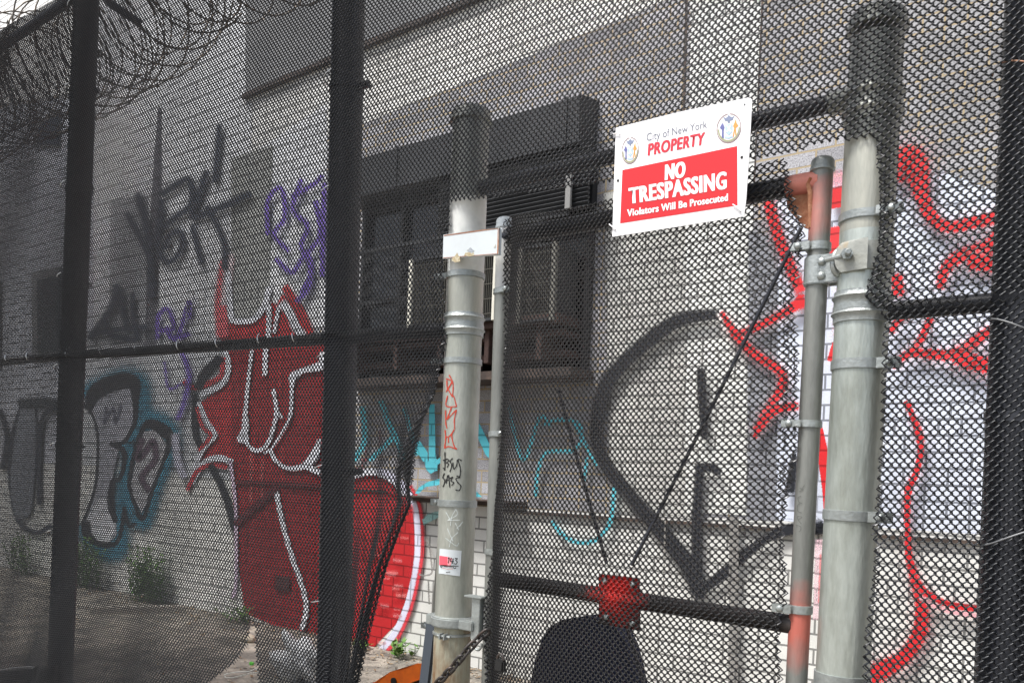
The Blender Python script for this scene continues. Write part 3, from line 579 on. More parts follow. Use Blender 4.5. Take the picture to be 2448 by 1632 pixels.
def red_spot(m, c_, r0, r1, colr=(.55, .02, .015)):
    n = m.node_tree; b = n.nodes['Principled BSDF']; tc = n.nodes.new('ShaderNodeTexCoord'); nz = n.nodes.new('ShaderNodeTexNoise'); nz.inputs['Scale'].default_value = 14; n.links.new(tc.outputs['Object'], nz.inputs['Vector'])
    ds = n.nodes.new('ShaderNodeVectorMath'); ds.operation = 'DISTANCE'; ds.inputs[1].default_value = tuple(c_); n.links.new(tc.outputs['Object'], ds.inputs[0])
    ad = n.nodes.new('ShaderNodeMath'); ad.operation = 'MULTIPLY_ADD'; ad.inputs[1].default_value = .12; n.links.new(nz.outputs[0], ad.inputs[0]); n.links.new(ds.outputs['Value'], ad.inputs[2])
    mr = n.nodes.new('ShaderNodeMapRange'); mr.inputs[1].default_value = r0 + .06; mr.inputs[2].default_value = r1 + .06; mr.inputs[3].default_value = 1; mr.inputs[4].default_value = 0; n.links.new(ad.outputs[0], mr.inputs[0])
    mx = n.nodes.new('ShaderNodeMix'); mx.data_type = 'RGBA'; n.links.new(mr.outputs[0], mx.inputs['Factor']); mx.inputs['B'].default_value = (*colr, 1)
    src = b.inputs['Base Color']
    if src.is_linked: n.links.new(src.links[0].from_socket, mx.inputs['A'])
    else: mx.inputs['A'].default_value = src.default_value[:]
    n.links.new(mx.outputs['Result'], src)
SPOT = on(1462, 1410, FY - .03); red_spot(VINYLG, SPOT, .005, .055)
RAILR = mat('dark_rail_with_red_overspray', (.035, .03, .028), .5, .1, .4, .2, 8, .3, 60, (.07, .05, .045), (.5, .7)); red_spot(RAILR, SPOT, .03, .11)
# ================================================================== FENCE FABRIC
def inpoly(x, z, poly):
    ins = np.zeros(x.shape, bool); n = len(poly)
    for i in range(n):
        x0, z0 = poly[i]; x1, z1 = poly[(i + 1) % n]
        c_ = ((z0 > z) != (z1 > z)) & (x < (x1 - x0) * (z - z0) / (z1 - z0 + 1e-12) + x0); ins ^= c_
    return ins
def fabric(name, parent, polypx, Y, pitch=.0085, H=.0195, rad=.0021, dep=.0030, holes=(), warp=None, m=None, label=None, xr=None, zr=None, nside=3, seed=1, shear=0.0):
    poly = [(on(x, y, Y).x, on(x, y, Y).z) for x, y in polypx]
    hp = [[(on(x, y, Y).x, on(x, y, Y).z) for x, y in h] for h in holes]
    xs = [p[0] for p in poly]; zs = [p[1] for p in poly]
    x0, x1 = xr or (min(xs) - .02, max(xs) + .02); z0, z1 = zr or (max(min(zs), 0.02) - .0, max(zs) + .02)
    nw = int((x1 - x0) / pitch) + 1; per = int((z1 - z0) / H) + 2
    a = pitch / 2 + .0006; e = .0014
    prof = np.array([(-a, .02, dep), (-a - e, .10, 0), (-a, .18, -dep), (a, .52, -dep), (a + e, .60, 0), (a, .68, dep)])
    K = len(prof); lo = np.tile(prof, (per, 1)); lo[:, 1] += np.repeat(np.arange(per), K); N = len(lo)
    ci = np.arange(nw)
    bx = x0 + ci * pitch
    Pm = np.zeros((nw, N, 3))
    Pm[:, :, 0] = bx[:, None] + lo[None, :, 0]
    Pm[:, :, 2] = z0 + (lo[None, :, 1] + (ci % 2)[:, None] * .5 - .5) * H + bx[:, None] * shear
    Pm[:, :, 1] = Y + lo[None, :, 2]
    X = Pm[:, :, 0].copy(); Z = Pm[:, :, 2].copy()
    # natural slackness of the cloth
    Pm[:, :, 1] += .004 * np.sin(X * 3.1 + Z * 1.7 + seed) + .0025 * np.sin(X * 9.3 - Z * 4.1 + seed * 2)
    Pm[:, :, 2] += .010 * np.sin(X * 2.3 + seed) + .0035 * np.sin(X * 11 + Z * 2.2)
    Pm[:, :, 0] += .006 * np.sin(Z * 3.7 + X * 1.2 + seed) + .0022 * np.sin(Z * 13 + X * 7)
    Pm += rng.normal(0, .00022, Pm.shape)
    if warp: Pm = warp(Pm, X, Z)
    mid = (Pm[:, 1:] + Pm[:, :-1]) / 2
    keep = inpoly(mid[..., 0], mid[..., 2], poly)
    for h in hp: keep &= ~inpoly(mid[..., 0], mid[..., 2], h)
    keep &= mid[..., 2] > .015
    T = np.zeros_like(Pm); T[:, 1:-1] = Pm[:, 2:] - Pm[:, :-2]; T[:, 0] = Pm[:, 1] - Pm[:, 0]; T[:, -1] = Pm[:, -1] - Pm[:, -2]
    T /= np.linalg.norm(T, axis=2, keepdims=True) + 1e-12
    A = np.array((0.15, 1.0, 0.1)); U = np.cross(T, A); U /= np.linalg.norm(U, axis=2, keepdims=True) + 1e-12; V = np.cross(T, U)
    rings = np.stack([Pm + rad * (U * math.cos(2 * math.pi * k / nside) + V * math.sin(2 * math.pi * k / nside)) for k in range(nside)], axis=2)  # nw,N,ns,3
    wi, si = np.nonzero(keep); b0 = (wi * N + si) * nside; b1 = b0 + nside
    F = []
    for k in range(nside):
        k2 = (k + 1) % nside; F.append(np.stack([b0 + k, b0 + k2, b1 + k2, b1 + k], axis=1))
    F = np.concatenate(F); used, inv = np.unique(F.ravel(), return_inverse=True)
    verts = rings.reshape(-1, 3)[used].astype(np.float32); nf = len(F)
    me = bpy.data.meshes.new(name); me.vertices.add(len(verts)); me.vertices.foreach_set('co', verts.ravel())
    me.loops.add(nf * 4); me.loops.foreach_set('vertex_index', inv.astype(np.int32))
    me.polygons.add(nf); me.polygons.foreach_set('loop_start', np.arange(nf, dtype=np.int32) * 4)
    me.polygons.foreach_set('use_smooth', np.ones(nf, bool)); me.update(calc_edges=True)
    me.materials.append(m or VINYL); o = bpy.data.objects.new(name, me); link(o, parent)
    if label: o['label'] = label
    return o
fence = thing('chain_link_fence', (-2.5, FY, 0), 'black vinyl fine-mesh chain link fence on black posts, around the gate opening', 'fence')
def px_post(top, bot, Y=FY):
    a = on(top[0], top[1], Y); b = on(bot[0], bot[1], Y); return a, b
def axis_at(post, y):
    a, b = post; lo, hi = -2.0, 3.0
    for _ in range(50):
        t = (lo + hi) / 2; p = a + (b - a) * t
        if proj(p)[1] < y: lo = t
        else: hi = t
    return a + (b - a) * t
def ground_pt(post):
    a, b = post; t = (a.z - 0) / (a.z - b.z); return a + (b - a) * t
P1 = px_post((207, 0), (143, 1632)); P2 = px_post((834, 0), (796, 1632)); P4 = px_post((2478, 0), (2404, 1632))
for post, zt in ((P1, 4.2), (P2, 4.2), (P4, 3.6)):
    g0 = ground_pt(post); a, b = post; top = a + (a - b).normalized() * ((zt - a.z)); mb = MB(); mb.lathe(g0, top - g0, [(0, PR), ((top - g0).length - .03, PR), ((top - g0).length - .028, PR + .004), ((top - g0).length, PR + .004), ((top - g0).length + .02, .02)], 36); mb.build('post', BLACKP, fence, 40)
G1 = px_post((1126, 300), (1078, 1632)); G2 = px_post((2096, 110), (2013, 1632)); S1 = px_post((1207, 540), (1170, 1632)); S2 = px_post((1966, 410), (1904, 1632))
# rails
def rail(p, q_, r, m=BLACKP, parent=fence, name='rail', Y=FY, label=None):
    a = on(*p, Y); b = on(*q_, Y); mb = MB(); mb.cyl(a, b, r, 20); o = mb.build(name, m, parent, 40)
    if label: o['label'] = label
    return o
rail((-300, 893), (182, 849), .021); rail((182, 849), (820, 808), .021); rail((820, 808), (1075, 792), .021)
rail((1140, 452), (1990, 247), .0215, label='black top rail above the gate'); rail((1985, 249), (2060, 231), .027, GALV2, label='bare steel rail sleeve at the right gate post')
rail((2070, 748), (2392, 722), .021); rail((2420, 722), (2700, 700), .021)
rail((-300, 320), (205, -25), .024); rail((205, -25), (834, -500), .021)
# ties round the black posts
def tie_ring(post, y, r, m, a0=-150, a1=20, tilt=.0):
    c_ = axis_at(post, y); mb = MB(); pts = []
    for k in range(15):
        an = R(a0 + (a1 - a0) * k / 14); pts.append(c_ + Vector((math.sin(an) * r * 1.03, -math.cos(an) * (r + .004), tilt * math.sin(an * 2) + math.sin(an) * tilt)))
    mb.tube(pts, .0017, 6); mb.build('tie_wire', m, fence, 60)
for y in (20, 218, 447, 663, 878, 1062, 1268): tie_ring(P1, y, PR + .020, TIE, -70, 14, .006)
for y in (191, 463, 854, 1115, 1432): tie_ring(P2, y, PR + .020, TIE, -75, 8, .006)
for y, m_ in ((186, TIER), (792, TIE), (1283, TIE)): tie_ring(P4, y, PR + .013, m_ if m_ is TIER else TIED, -80, 60, .012 if y > 1000 else -.012)
for x, y in ((36, 856), (87, 852), (181, 845), (263, 838), (347, 832), (448, 826), (541, 819), (642, 812), (725, 806)):
    c_ = on(x, y, FY - .02); mb = MB(); mb.tube([c_ + Vector((.003 * math.sin(k * .8), -math.cos(R(-70 + k * 17)) * .03 - .02, math.sin(R(-80 + k * 17)) * .03)) for k in range(10)], .0016, 6); mb.build('tie_wire', TIE, fence, 60)
# little bolted lugs on the back of the posts
for post, ys in ((P1, (225, 455, 682, 1066)), (P2, (214, 1125)), (P4, (1000,))):
    for y in ys:
        c_ = axis_at(post, y); mb = MB(); mb.lathe(c_ - Vector((0, 0, .011)), (0, 0, 1), [(0, PR + .001), (.001, PR + .004), (.021, PR + .004), (.022, PR + .001)], 32)
        mb.box(c_ + Vector((PR + .02, .012, 0)), (.024, .005, .011)); band = mb.build('brace_band', BLACKP, fence, 40)
        mb = MB(); mb.cyl(c_ + Vector((PR + .03, .0, 0)), c_ + Vector((PR + .03, .034, 0)), .006, 10); mb.build('bolt', BLACKP, band, 40)
# barbed wire arm and razor wire
mb = MB(); mb.tube([on(240, -30, FY + .10), on(262, 8, FY + .25), on(335, 57, FY + .42)], .022, 10); mb.build('wire_arm', BLACKP, fence, 40)['label'] = 'black outrigger arm at the top of the leftmost post'
YA = FY - PR - .009
A_poly = [(-260, 905), (-60, 866), (0, 859), (347, 846), (541, 822), (774, 804), (1042, 789), (1062, 752), (1063, 700), (1060, 640), (1062, 565), (1076, 544), (1073, 486), (1110, 478), (1163, 474), (1250, 462), (1406, 440), (1469, 432), (1500, 430), (1791, 382), (1887, 363), (1970, 340), (2030, 332), (2086, 326), (2094, 340), (2101, 417), (2103, 521), (2099, 579), (2082, 655), (2066, 712), (2085, 733), (2118, 731), (2326, 709), (2448, 700), (2760, 670), (2760, -140), (1500, -140), (-260, -140)]
A_poly_top = [(-260, 905)] + A_poly[1:-3] + [(2760, -160), (380, -160), (205, -42), (0, 76), (-260, 245)]
fabric('mesh_fabric', fence, A_poly_top, YA, rad=.0022, label='upper sheet of black chain link mesh', seed=1, shear=-.0)
# lower left sheet, dragged open beside the gate post
B_edge = [(800, 1066), (850, 1056), (936, 1038), (1006, 1010), (1088, 992), (1157, 984), (1199, 988), (1262, 960), (1348, 928), (1452, 901), (1522, 883), (1632, 858), (1800, 830), (2100, 800)]
ez = np.array([on(x, y, YA + .01).z for y, x in B_edge])[::-1]; exx = np.array([on(x, y, YA + .01).x for y, x in B_edge])[::-1]
xa = axis_at(P2, 1200).x + .06; xb = on(1066, 800, YA).x
sl_x = on(610, 1560, YA).x
def warpB(Pm, X, Z):
    Rz = np.interp(Z, ez, exx); L = np.clip((Rz - xa) / (xb - xa), .12, 1.0)
    t = np.clip((X - xa) / (xb - xa), 0, 1.2); k = np.clip(.93 / np.maximum(1 - L, 1e-3), 1.0, 9.0)
    gg = t / L - (1 / L - 1) * np.clip(t, 0, 1) ** k
    msk = X > xa
    Pm[:, :, 0] = np.where(msk, xa + (xb - xa) * L * gg + (Pm[:, :, 0] - X), Pm[:, :, 0])
    fold = np.where(msk, (1 - L) * t, 0)
    Pm[:, :, 1] += -.035 * fold * np.sin(t * 26 + Z * 5) - .02 * fold
    Pm[:, :, 2] += -.06 * fold * np.cos(t * 4) * 0
    # slack folds between the two black posts, growing towards the ground
    low = np.clip((.9 - Z) / .9, 0, 1)
    b = np.where(~msk, low, 0)
    Pm[:, :, 1] -= b * (.018 * (1 + np.sin(X * 6.0 + Z * 3)) + .010 * (1 + np.sin(X * 14 - Z * 6)))
    Pm[:, :, 2] += b * (.02 * np.sin(X * 5 + 1))
    # curled hem beside the slit
    dsl = sl_x - X; c_ = np.clip(1 - np.abs(dsl - .16) / .34, 0, 1) * np.clip((.55 - Z) / .4, 0, 1)
    Pm[:, :, 0] += c_ * (dsl) * .45 * np.where(dsl > 0, 1, 0) * 0.9 - c_ * .03
    Pm[:, :, 1] -= c_ * .02 * (1 + np.sin(np.clip(dsl, 0, 1) * 40))
    return Pm
B_poly = [(-260, 880), (1085, 768), (1100, 2600), (-260, 2600)]
slit = [(600, 1483), (592, 1536), (560, 1585), (500, 1632), (440, 1700), (300, 2300), (650, 2300), (625, 1700), (612, 1560), (612, 1500)]
fabric('mesh_fabric', fence, B_poly, YA + .006, holes=[slit], warp=warpB, rad=.0021, label='lower left sheet of mesh, torn and pulled aside at the gate post', seed=3, zr=(.02, on(-200, 900, YA).z + .10), xr=(on(-260, 900, YA).x, xb))
# a rolled second layer of the torn sheet
fabric('mesh_flap', fence, [(535, 1440), (608, 1478), (602, 1530), (560, 1590), (500, 1640), (430, 1710), (230, 1700), (300, 1600), (400, 1520)], YA - .035, pitch=.0066, H=.0160, rad=.0022, seed=11, shear=.35, label='curled over corner of the torn mesh')
fabric('mesh_flap', fence, [(-260, 1150), (0, 1230), (110, 1330), (150, 1480), (140, 1900), (-260, 1900)], YA - .02, rad=.0021, seed=15, shear=.2, label='doubled mesh sagging at the far left')
fabric('mesh_flap', fence, [(x - 2, y) for y, x in B_edge[2:]][:-1] + [(740, 1800), (770, 1632), (800, 1522), (826, 1452), (855, 1348), (900, 1262), (935, 1190), (945, 1120), (972, 1040)], YA - .030, pitch=.0062, H=.0150, rad=.0021, seed=12, shear=-.5, label='bunched edge of the torn mesh')
# lower right sheet
D_poly = [(2100, 720), (2115, 784), (2111, 890), (2108, 1065), (2104, 1100), (2097, 1202), (2088, 1262), (2094, 1331), (2080, 1453), (2068, 1540), (2064, 1632), (2050, 1900), (2040, 2400), (2900, 2400), (2760, 690), (2448, 712), (2326, 716)]
fabric('mesh_fabric', fence, D_poly, YA + .006, label='lower right sheet of black chain link mesh', seed=6)
# doubled selvage wires at the cut edges
def selvage(pts, Y, parent, n=1):
    mb = MB(); q_ = catmull(pts, 3); out = []
    L = 0; last = None; k = 0
    for j in range(len(q_) - 1):
        a = on(q_[j][0], q_[j][1], Y); b = on(q_[j + 1][0], q_[j + 1][1], Y); m_ = max(1, int((b - a).length / .0049))
        for i in range(m_):
            p = a + (b - a) * i / m_; s_ = (0, 1, 0, -1)[k % 4]; out.append(p + Vector((.0065 * s_, -.003 * (1 if k % 4 == 2 else -1), 0))); k += 1
    mb.tube(out, .0017, 4); return mb.build('edge_wire', VINYL, parent, 60)
selvage([(2102, 345), (2108, 417), (2110, 521), (2106, 579), (2090, 655), (2076, 706)], YA - .004, fence)
selvage([(2118, 784), (2114, 890), (2111, 1065), (2107, 1100), (2100, 1202), (2092, 1262), (2097, 1331), (2083, 1453), (2071, 1540), (2067, 1632), (2050, 1900)], YA - .002, fence)
selvage([(x - 4, y) for y, x in B_edge], YA + .004, fence)
# ================================================================== GATE POSTS
def pipe(parent, post, y0, y1, r, m, name='pipe', n=40, label=None, prof=None):
    a = axis_at(post, y0); b = axis_at(post, y1) if y1 is not None else ground_pt(post); L = (b - a).length; mb = MB()
    mb.lathe(a, b - a, prof(L) if prof else [(0, r), (L, r)], n); o = mb.build(name, m, parent, 40)
    if label: o['label'] = label
    return o
def cap(parent, post, ytop, r, m=GALVL, hh=.05):
    top = axis_at(post, ytop); a, b = post; d = (b - a).normalized(); mb = MB()
    mb.lathe(top, d, [(0, .001), (.001, r * .55), (hh * .12, r * .86), (hh * .25, r * 1.02), (hh * .36, r * 1.08), (hh * .78, r * 1.08), (hh * .82, r * 1.16), (hh, r * 1.16), (hh + .002, r * 1.02)], 40); return mb.build('cap', m, parent, 50)
def band(parent, post, y, r, side=1, h=.019, m=GALVL, bolt=True, label=None, dy=0.0, ln=.042):
    c_ = axis_at(post, y); a, b = post; d = (a - b).normalized(); mb = MB()
    mb.lathe(c_ - d * h / 2, d, [(0, r + .0005), (.0005, r + .004), (h - .0005, r + .004), (h, r + .0005)], 40)
    for s_ in (-1, 1):
        mb.box(c_ + Vector((side * (r + ln / 2 - abs(dy) * .35), -.002 + dy + s_ * .0065, 0)), (ln / 2 + .006, .0018, h / 2))
    o = mb.build('clamp', m, parent, 40, .0012)
    if label: o['label'] = label
    if bolt:
        mb = MB(); bc = c_ + Vector((side * (r + ln * .62 - abs(dy) * .35), -.0103 + dy, 0)); mb.lathe(bc, (0, -1, 0), [(0, .0085), (.002, .0083), (.005, .006), (.0062, .002)], 16); mb.cyl(bc + Vector((0, .002, 0)), bc + Vector((0, .035, 0)), .004, 10); mb.cyl(bc + Vector((0, .020, 0)), bc + Vector((0, .027, 0)), .0075, 6)
        mb.build('bolt', GALVL, o, 40)
    return o
def cuff(parent, post, y0, y1, r, m=GALVL, name='cuff'):
    a = axis_at(post, y0); b = axis_at(post, y1); L = (b - a).length
    pr = [(0, r + .001), (.001, r + .0045), (L * .12, r + .0045), (L * .2, r + .0095), (L * .28, r + .0045), (L * .62, r + .0045), (L * .72, r + .0095), (L * .8, r + .0045), (L - .001, r + .0045), (L, r + .001)]
    mb = MB(); mb.lathe(a, b - a, pr, 44); return mb.build(name, m, parent, 50)
gp1 = thing('gate_post', ground_pt(G1), 'galvanised gate post with a blank white plate, red marker tag and number sticker', 'post', 'round steel gate posts')
pipe(gp1, G1, 275, 480, PR, GALV2); pipe(gp1, G1, 480, 655, PR, mat('white_sprayed_steel', (.62, .63, .60), .55, .1, .5, .08, 8, .1, 60, (.45, .47, .45), (.5, .75)), label='part of the post sprayed white')
pipe(gp1, G1, 655, 770, PR, STAIN); pipe(gp1, G1, 770, 1490, PR, GALVP); pipe(gp1, G1, 1490, None, PR + .001, RUSTY, label='rust streaked foot of the post')
cap(gp1, G1, 258, PR, GALV2)
band(gp1, G1, 662, PR, -1, dy=-.035); cuff(gp1, G1, 752, 806, PR); band(gp1, G1, 783, PR + .002, -1, .016); band(gp1, G1, 866, PR, -1, dy=-.035); band(gp1, G1, 1203, PR, -1, .022)
c_ = axis_at(G1, 1480); mb = MB(); mb.lathe(c_ - Vector((0, 0, .02)), (0, 0, 1), [(0, PR + .002), (.003, PR + .012), (.030, PR + .012), (.034, PR + .002)], 44); mb.box(c_ + Vector((.075, -.01, -.004)), (.035, .030, .014)); mb.box(c_ + Vector((-.06, -.02, -.003)), (.02, .02, .016)); mb.build('latch_collar', GALVL, gp1, 40, .003)['label'] = 'heavy cast latch collar'
c_ = axis_at(G1, 1512); mb = MB(); mb.lathe(c_ - Vector((0, 0, .004)), (0, 0, 1), [(0, PR + .001), (.001, PR + .005), (.008, PR + .005), (.009, PR + .001)], 40); mb.cyl(c_ + Vector((.0, -PR - .012, 0)), c_ + Vector((.045, -PR - .006, 0)), .004, 8)
for dx in (.012, .03): mb.box(c_ + Vector((dx, -PR - .010, 0)), (.0025, .009, .009))
mb.build('hose_clamp', GALVL, gp1, 40)
gp2 = thing('gate_post', ground_pt(G2), 'tall clean galvanised post carrying the gate hinge beside the narrow gate stile', 'post', 'round steel gate posts')
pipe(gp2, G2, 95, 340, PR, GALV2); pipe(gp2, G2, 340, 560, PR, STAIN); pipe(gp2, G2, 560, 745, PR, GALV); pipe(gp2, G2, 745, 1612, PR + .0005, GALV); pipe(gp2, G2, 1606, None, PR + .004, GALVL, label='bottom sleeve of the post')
cap(gp2, G2, 24, PR, GALV2); cuff(gp2, G2, 215, 300, PR, GALV2, 'rail_cuff')
band(gp2, G2, 525, PR, 1, .020, dy=-.052); cuff(gp2, G2, 700, 776, PR); band(gp2, G2, 742, PR + .002, 1, .016); band(gp2, G2, 875, PR, 1, .024, dy=-.03); band(gp2, G2, 1232, PR, 1, .024, dy=-.03)
# second pipe hidden behind the left gate post
ip = thing('steel_pipe', ground_pt(px_post((1082, 1100), (1042, 1632), FY + .10)), 'dull inner steel pipe showing as a sliver at the left of the tagged post', 'pipe')
q1 = px_post((1082, 1100), (1042, 1632), FY + .10); pipe(ip, q1, 1215, None, .03, GALV2, 'tube'); band(ip, q1, 1500, .03, -1, .02)
# ================================================================== GATE
gate = thing('gate', ground_pt(S1), 'pedestrian gate of grey pipe with black chain link mesh and diagonal braces', 'gate')
SR = .0245
pipe(gate, S1, 535, 690, SR, mat('white_sprayed_stile', (.60, .61, .60), .55, .1, .5, .1, 10, .1, 60, (.42, .40, .39), (.5, .7)), 'stile'); pipe(gate, S1, 690, 1335, SR, GALVD, 'stile'); pipe(gate, S1, 1335, None, SR, GALVD, 'stile')
cap(gate, S1, 519, SR, WHITEP, .035)
S2M = GALVD.copy(); S2M.name = 'dull_stile_with_faded_red_spray'; red_spot(S2M, axis_at(S2, 1490) + Vector((-.012, -.02, -.012)), .035, .10, (.58, .17, .13)); red_spot(S2M, axis_at(S2, 500) + Vector((-.03, 0, 0)), .03, .09, (.55, .20, .16))
pipe(gate, S2, 400, 1455, SR, S2M, 'stile'); pipe(gate, S2, 1455, None, SR, S2M, 'stile', label='stile foot faded with red paint')
cap(gate, S2, 375, SR, GALVL, .034)
band(gate, S1, 698, SR, 1, .017, ln=.032, dy=-.024); band(gate, S1, 1038, SR, 1, .017, ln=.032, dy=-.024); band(gate, S1, 1318, SR, 1, .017, ln=.032, dy=-.024)
band(gate, S2, 592, SR, -1, .020, ln=.034, dy=-.024); band(gate, S2, 1014, SR, -1, .017, ln=.034, dy=-.024); band(gate, S2, 1455, SR, -1, .020, ln=.034, dy=-.024)
rail((1210, 567), (1885, 447), .0245, BLACKP, gate, 'top_rail'); rail((1883, 447.5), (1962, 433), .0255, REDP, gate, 'top_rail', label='faded red end of the top rail')
rail((1200, 1385), (1897, 1492), .0225, RAILR, gate, 'middle_rail', label='dark middle rail with a burst of red spray paint')
mb = MB(); mb.prism([on(x, y, FY + .004) for x, y in ((1883, 468), (1941, 462), (1936, 548), (1925, 545), (1885, 500))], (0, -.008, 0)); mb.tube([on(1940, 425, FY - .022), on(1932, 440, FY - .02), on(1937, 460, FY - .02), on(1938, 545, FY - .015)], .006, 8); mb.build('gusset', RUST, gate, 30, .001)['label'] = 'rusty red welded gusset plate'
mb = MB(); c_ = on(1475, 1438, FY - .025)
mb.prism([on(x, y, FY - .018) for x, y in ((1432, 1372), (1526, 1382), (1528, 1506), (1432, 1488))], (0, .006, 0)); mb.build('brace_plate', RAILR, gate, 30, .001)['label'] = 'red sprayed steel plate at the crossing of braces'
mb = MB()
for x, y in ((1446, 1388), (1512, 1396), (1450, 1474), (1512, 1490)): p = on(x, y, FY - .019); mb.lathe(p, (0, -1, 0), [(0, .008), (.003, .007), (.005, .002)], 12)
mb.build('bolt', GALVL, gate, 40)
for pts in (((1915, 545), (1510, 1350), FY - .03), ((1335, 930), (1450, 1345), FY + .02), ((1500, 1500), (1590, 1800), FY + .01)):
    mb = MB(); a = on(*pts[0], pts[2]); b = on(*pts[1], pts[2]); mb.tube([a + (b - a) * k / 20 + Vector((0, 0, -.004 * math.sin(math.pi * k / 20))) for k in range(21)], .005, 8); mb.build('truss_rod', BLACKP, gate, 60)
YC = FY - SR - .006
C_poly = [(1214, 522), (1400, 492), (1600, 445), (1871, 378), (1878, 400), (1885, 451), (1904, 510), (1920, 544), (1917, 565), (1910, 631), (1899, 683), (1889, 724), (1899, 770), (1903, 856), (1901, 960), (1901, 1065), (1896, 1109), (1876, 1202), (1871, 1245), (1868, 1314), (1875, 1359), (1875, 1435), (1861, 1480), (1858, 1540), (1865, 1632), (1850, 2400), (1130, 2400), (1160, 1632), (1156, 1470), (1167, 1400), (1184, 1314), (1198, 1088), (1203, 960), (1208, 800), (1206, 640)]
gx0 = on(1208, 900, YC).x; gx1 = on(1880, 900, YC).x
def warpC(Pm, X, Z):
    t = np.clip((X - gx0) / (gx1 - gx0), -.1, 1.1)
    Pm[:, :, 1] += -.012 * np.exp(-((t - .12) / .12) ** 2) * (1 + np.sin(Z * 7)) + .006 * np.sin(t * 9 + Z * 3)
    tt = np.clip(t, 0, 1); Pm[:, :, 0] += np.where((t > 0) & (t < 1), (gx1 - gx0) * (tt ** 1.32 - tt), 0)
    Pm[:, :, 2] += .02 * (t - 1) * t * 4 * .5
    return Pm
fabric('mesh_fabric', gate, C_poly, YC, pitch=.0076, H=.0182, rad=.0020, warp=warpC, m=VINYLG, label='black chain link mesh wired over the gate frame', seed=9)
selvage([(x - 2, y) for x, y in [(1875, 385), (1889, 451), (1906, 510), (1922, 544), (1919, 565), (1912, 631), (1901, 683), (1891, 724), (1901, 770), (1905, 856), (1903, 960), (1903, 1065), (1898, 1109), (1878, 1202), (1873, 1245), (1870, 1314), (1877, 1359), (1877, 1435), (1863, 1480), (1860, 1540), (1867, 1632), (1866, 1800)]], YC - .003, gate)
selvage([(x - 14, y) for x, y in [(1889, 700), (1891, 724), (1892, 770), (1893, 856), (1890, 960), (1890, 1065), (1886, 1109), (1874, 1202)]], YC - .001, gate)
selvage([(1206, 524), (1209, 640), (1210, 800), (1205, 960), (1200, 1088), (1186, 1314), (1169, 1400), (1158, 1470), (1162, 1632), (1160, 1800)], YC - .004, gate)
mb = MB()        # crumpled mesh edge along the top of the gate
# hinge
c_ = axis_at(S2, 650); mb = MB(); mb.lathe(c_ - Vector((0, 0, .034)), (0, 0, 1), [(0, SR + .001), (.001, SR + .0055), (.067, SR + .0055), (.068, SR + .001)], 32)
mb.box(c_ + Vector((.036, -.020, 0)), (.030, .006, .033)); mb.box(c_ + Vector((.036, .014, 0)), (.030, .006, .033)); mb.box(c_ + Vector((.075, -.012, .0)), (.012, .020, .033)); hinge = mb.build('hinge', GALVL, gate, 40, .002); hinge['label'] = 'cast hinge clamp with two round bolts'
mb = MB()
for dz in (.016, -.017): mb.lathe(c_ + Vector((.018, -.0275, dz)), (0, -1, 0), [(0, .0095), (.002, .0092), (.005, .0065), (.0065, .002)], 16)
mb.build('bolt', GALVL, hinge, 40)
mb = MB(); c2 = c_ + Vector((.058, -.034, .006)); 
mb.tube([c2 + Vector((-.009 * math.cos(R(k * 24)), -.010 * math.cos(R(k * 24)), .026 * math.sin(R(k * 24)))) for k in range(15)], .0075, 10, True); mb.build('hinge_eye', GALVL, hinge, 50)
c_ = axis_at(G2, 625); mb = MB(); mb.lathe(c_ - Vector((0, 0, .032)), (0, 0, 1), [(0, PR + .001), (.001, PR + .005), (.063, PR + .005), (.064, PR + .001)], 44); pl = []
for k in range(13): an = R(90 + 15 * k); pl.append(c_ + Vector((-.030 + .022 * math.cos(an), -.052, .034 * math.sin(an))))
pl += [c_ + Vector((.022, -.066, -.034)), c_ + Vector((.022, -.066, .034))]
mb.prism(pl, (.002, -.006, 0)); hp_ = mb.build('hinge_plate', mat('tan_rusted_hinge', (.34, .35, .32), .5, .45, .4, .15, 9, .3, 90, (.42, .28, .12), (.56, .68)), gp2, 40, .002); hp_['label'] = 'tan stained hinge plate with a nut'
mb = MB(); b0 = c_ + Vector((-.022, -.066, .002)); mb.cyl(b0 + Vector((-.05, .022, 0)), b0, .006, 10); mb.lathe(b0, (.35, -.93, 0), [(0, .013), (.012, .013)], 6); mb.lathe(b0 + Vector((.006, -.012, 0)), (.35, -.93, 0), [(0, .007), (.014, .007), (.016, .005)], 12); mb.build('bolt', GALVL, hp_, 30)
# latch
lt = MB(); c_ = on(1142, 1478, FY - .02); lt.box(c_, (.016, .012, .062)); lt.box(c_ + Vector((-.006, -.006, .066)), (.034, .016, .003)); lt.build('latch', GALVL, gate, 40, .0015)['label'] = 'flat steel gate latch above the chain'
lt = MB(); c_ = on(1142, 1535, FY - .03); lt.tube([c_ + Vector((.016 * math.cos(R(k * 20)), 0, -.022 * math.sin(R(k * 20)))) for k in range(10)], .004, 8); lt.build('latch_loop', GALVL, gate, 50)
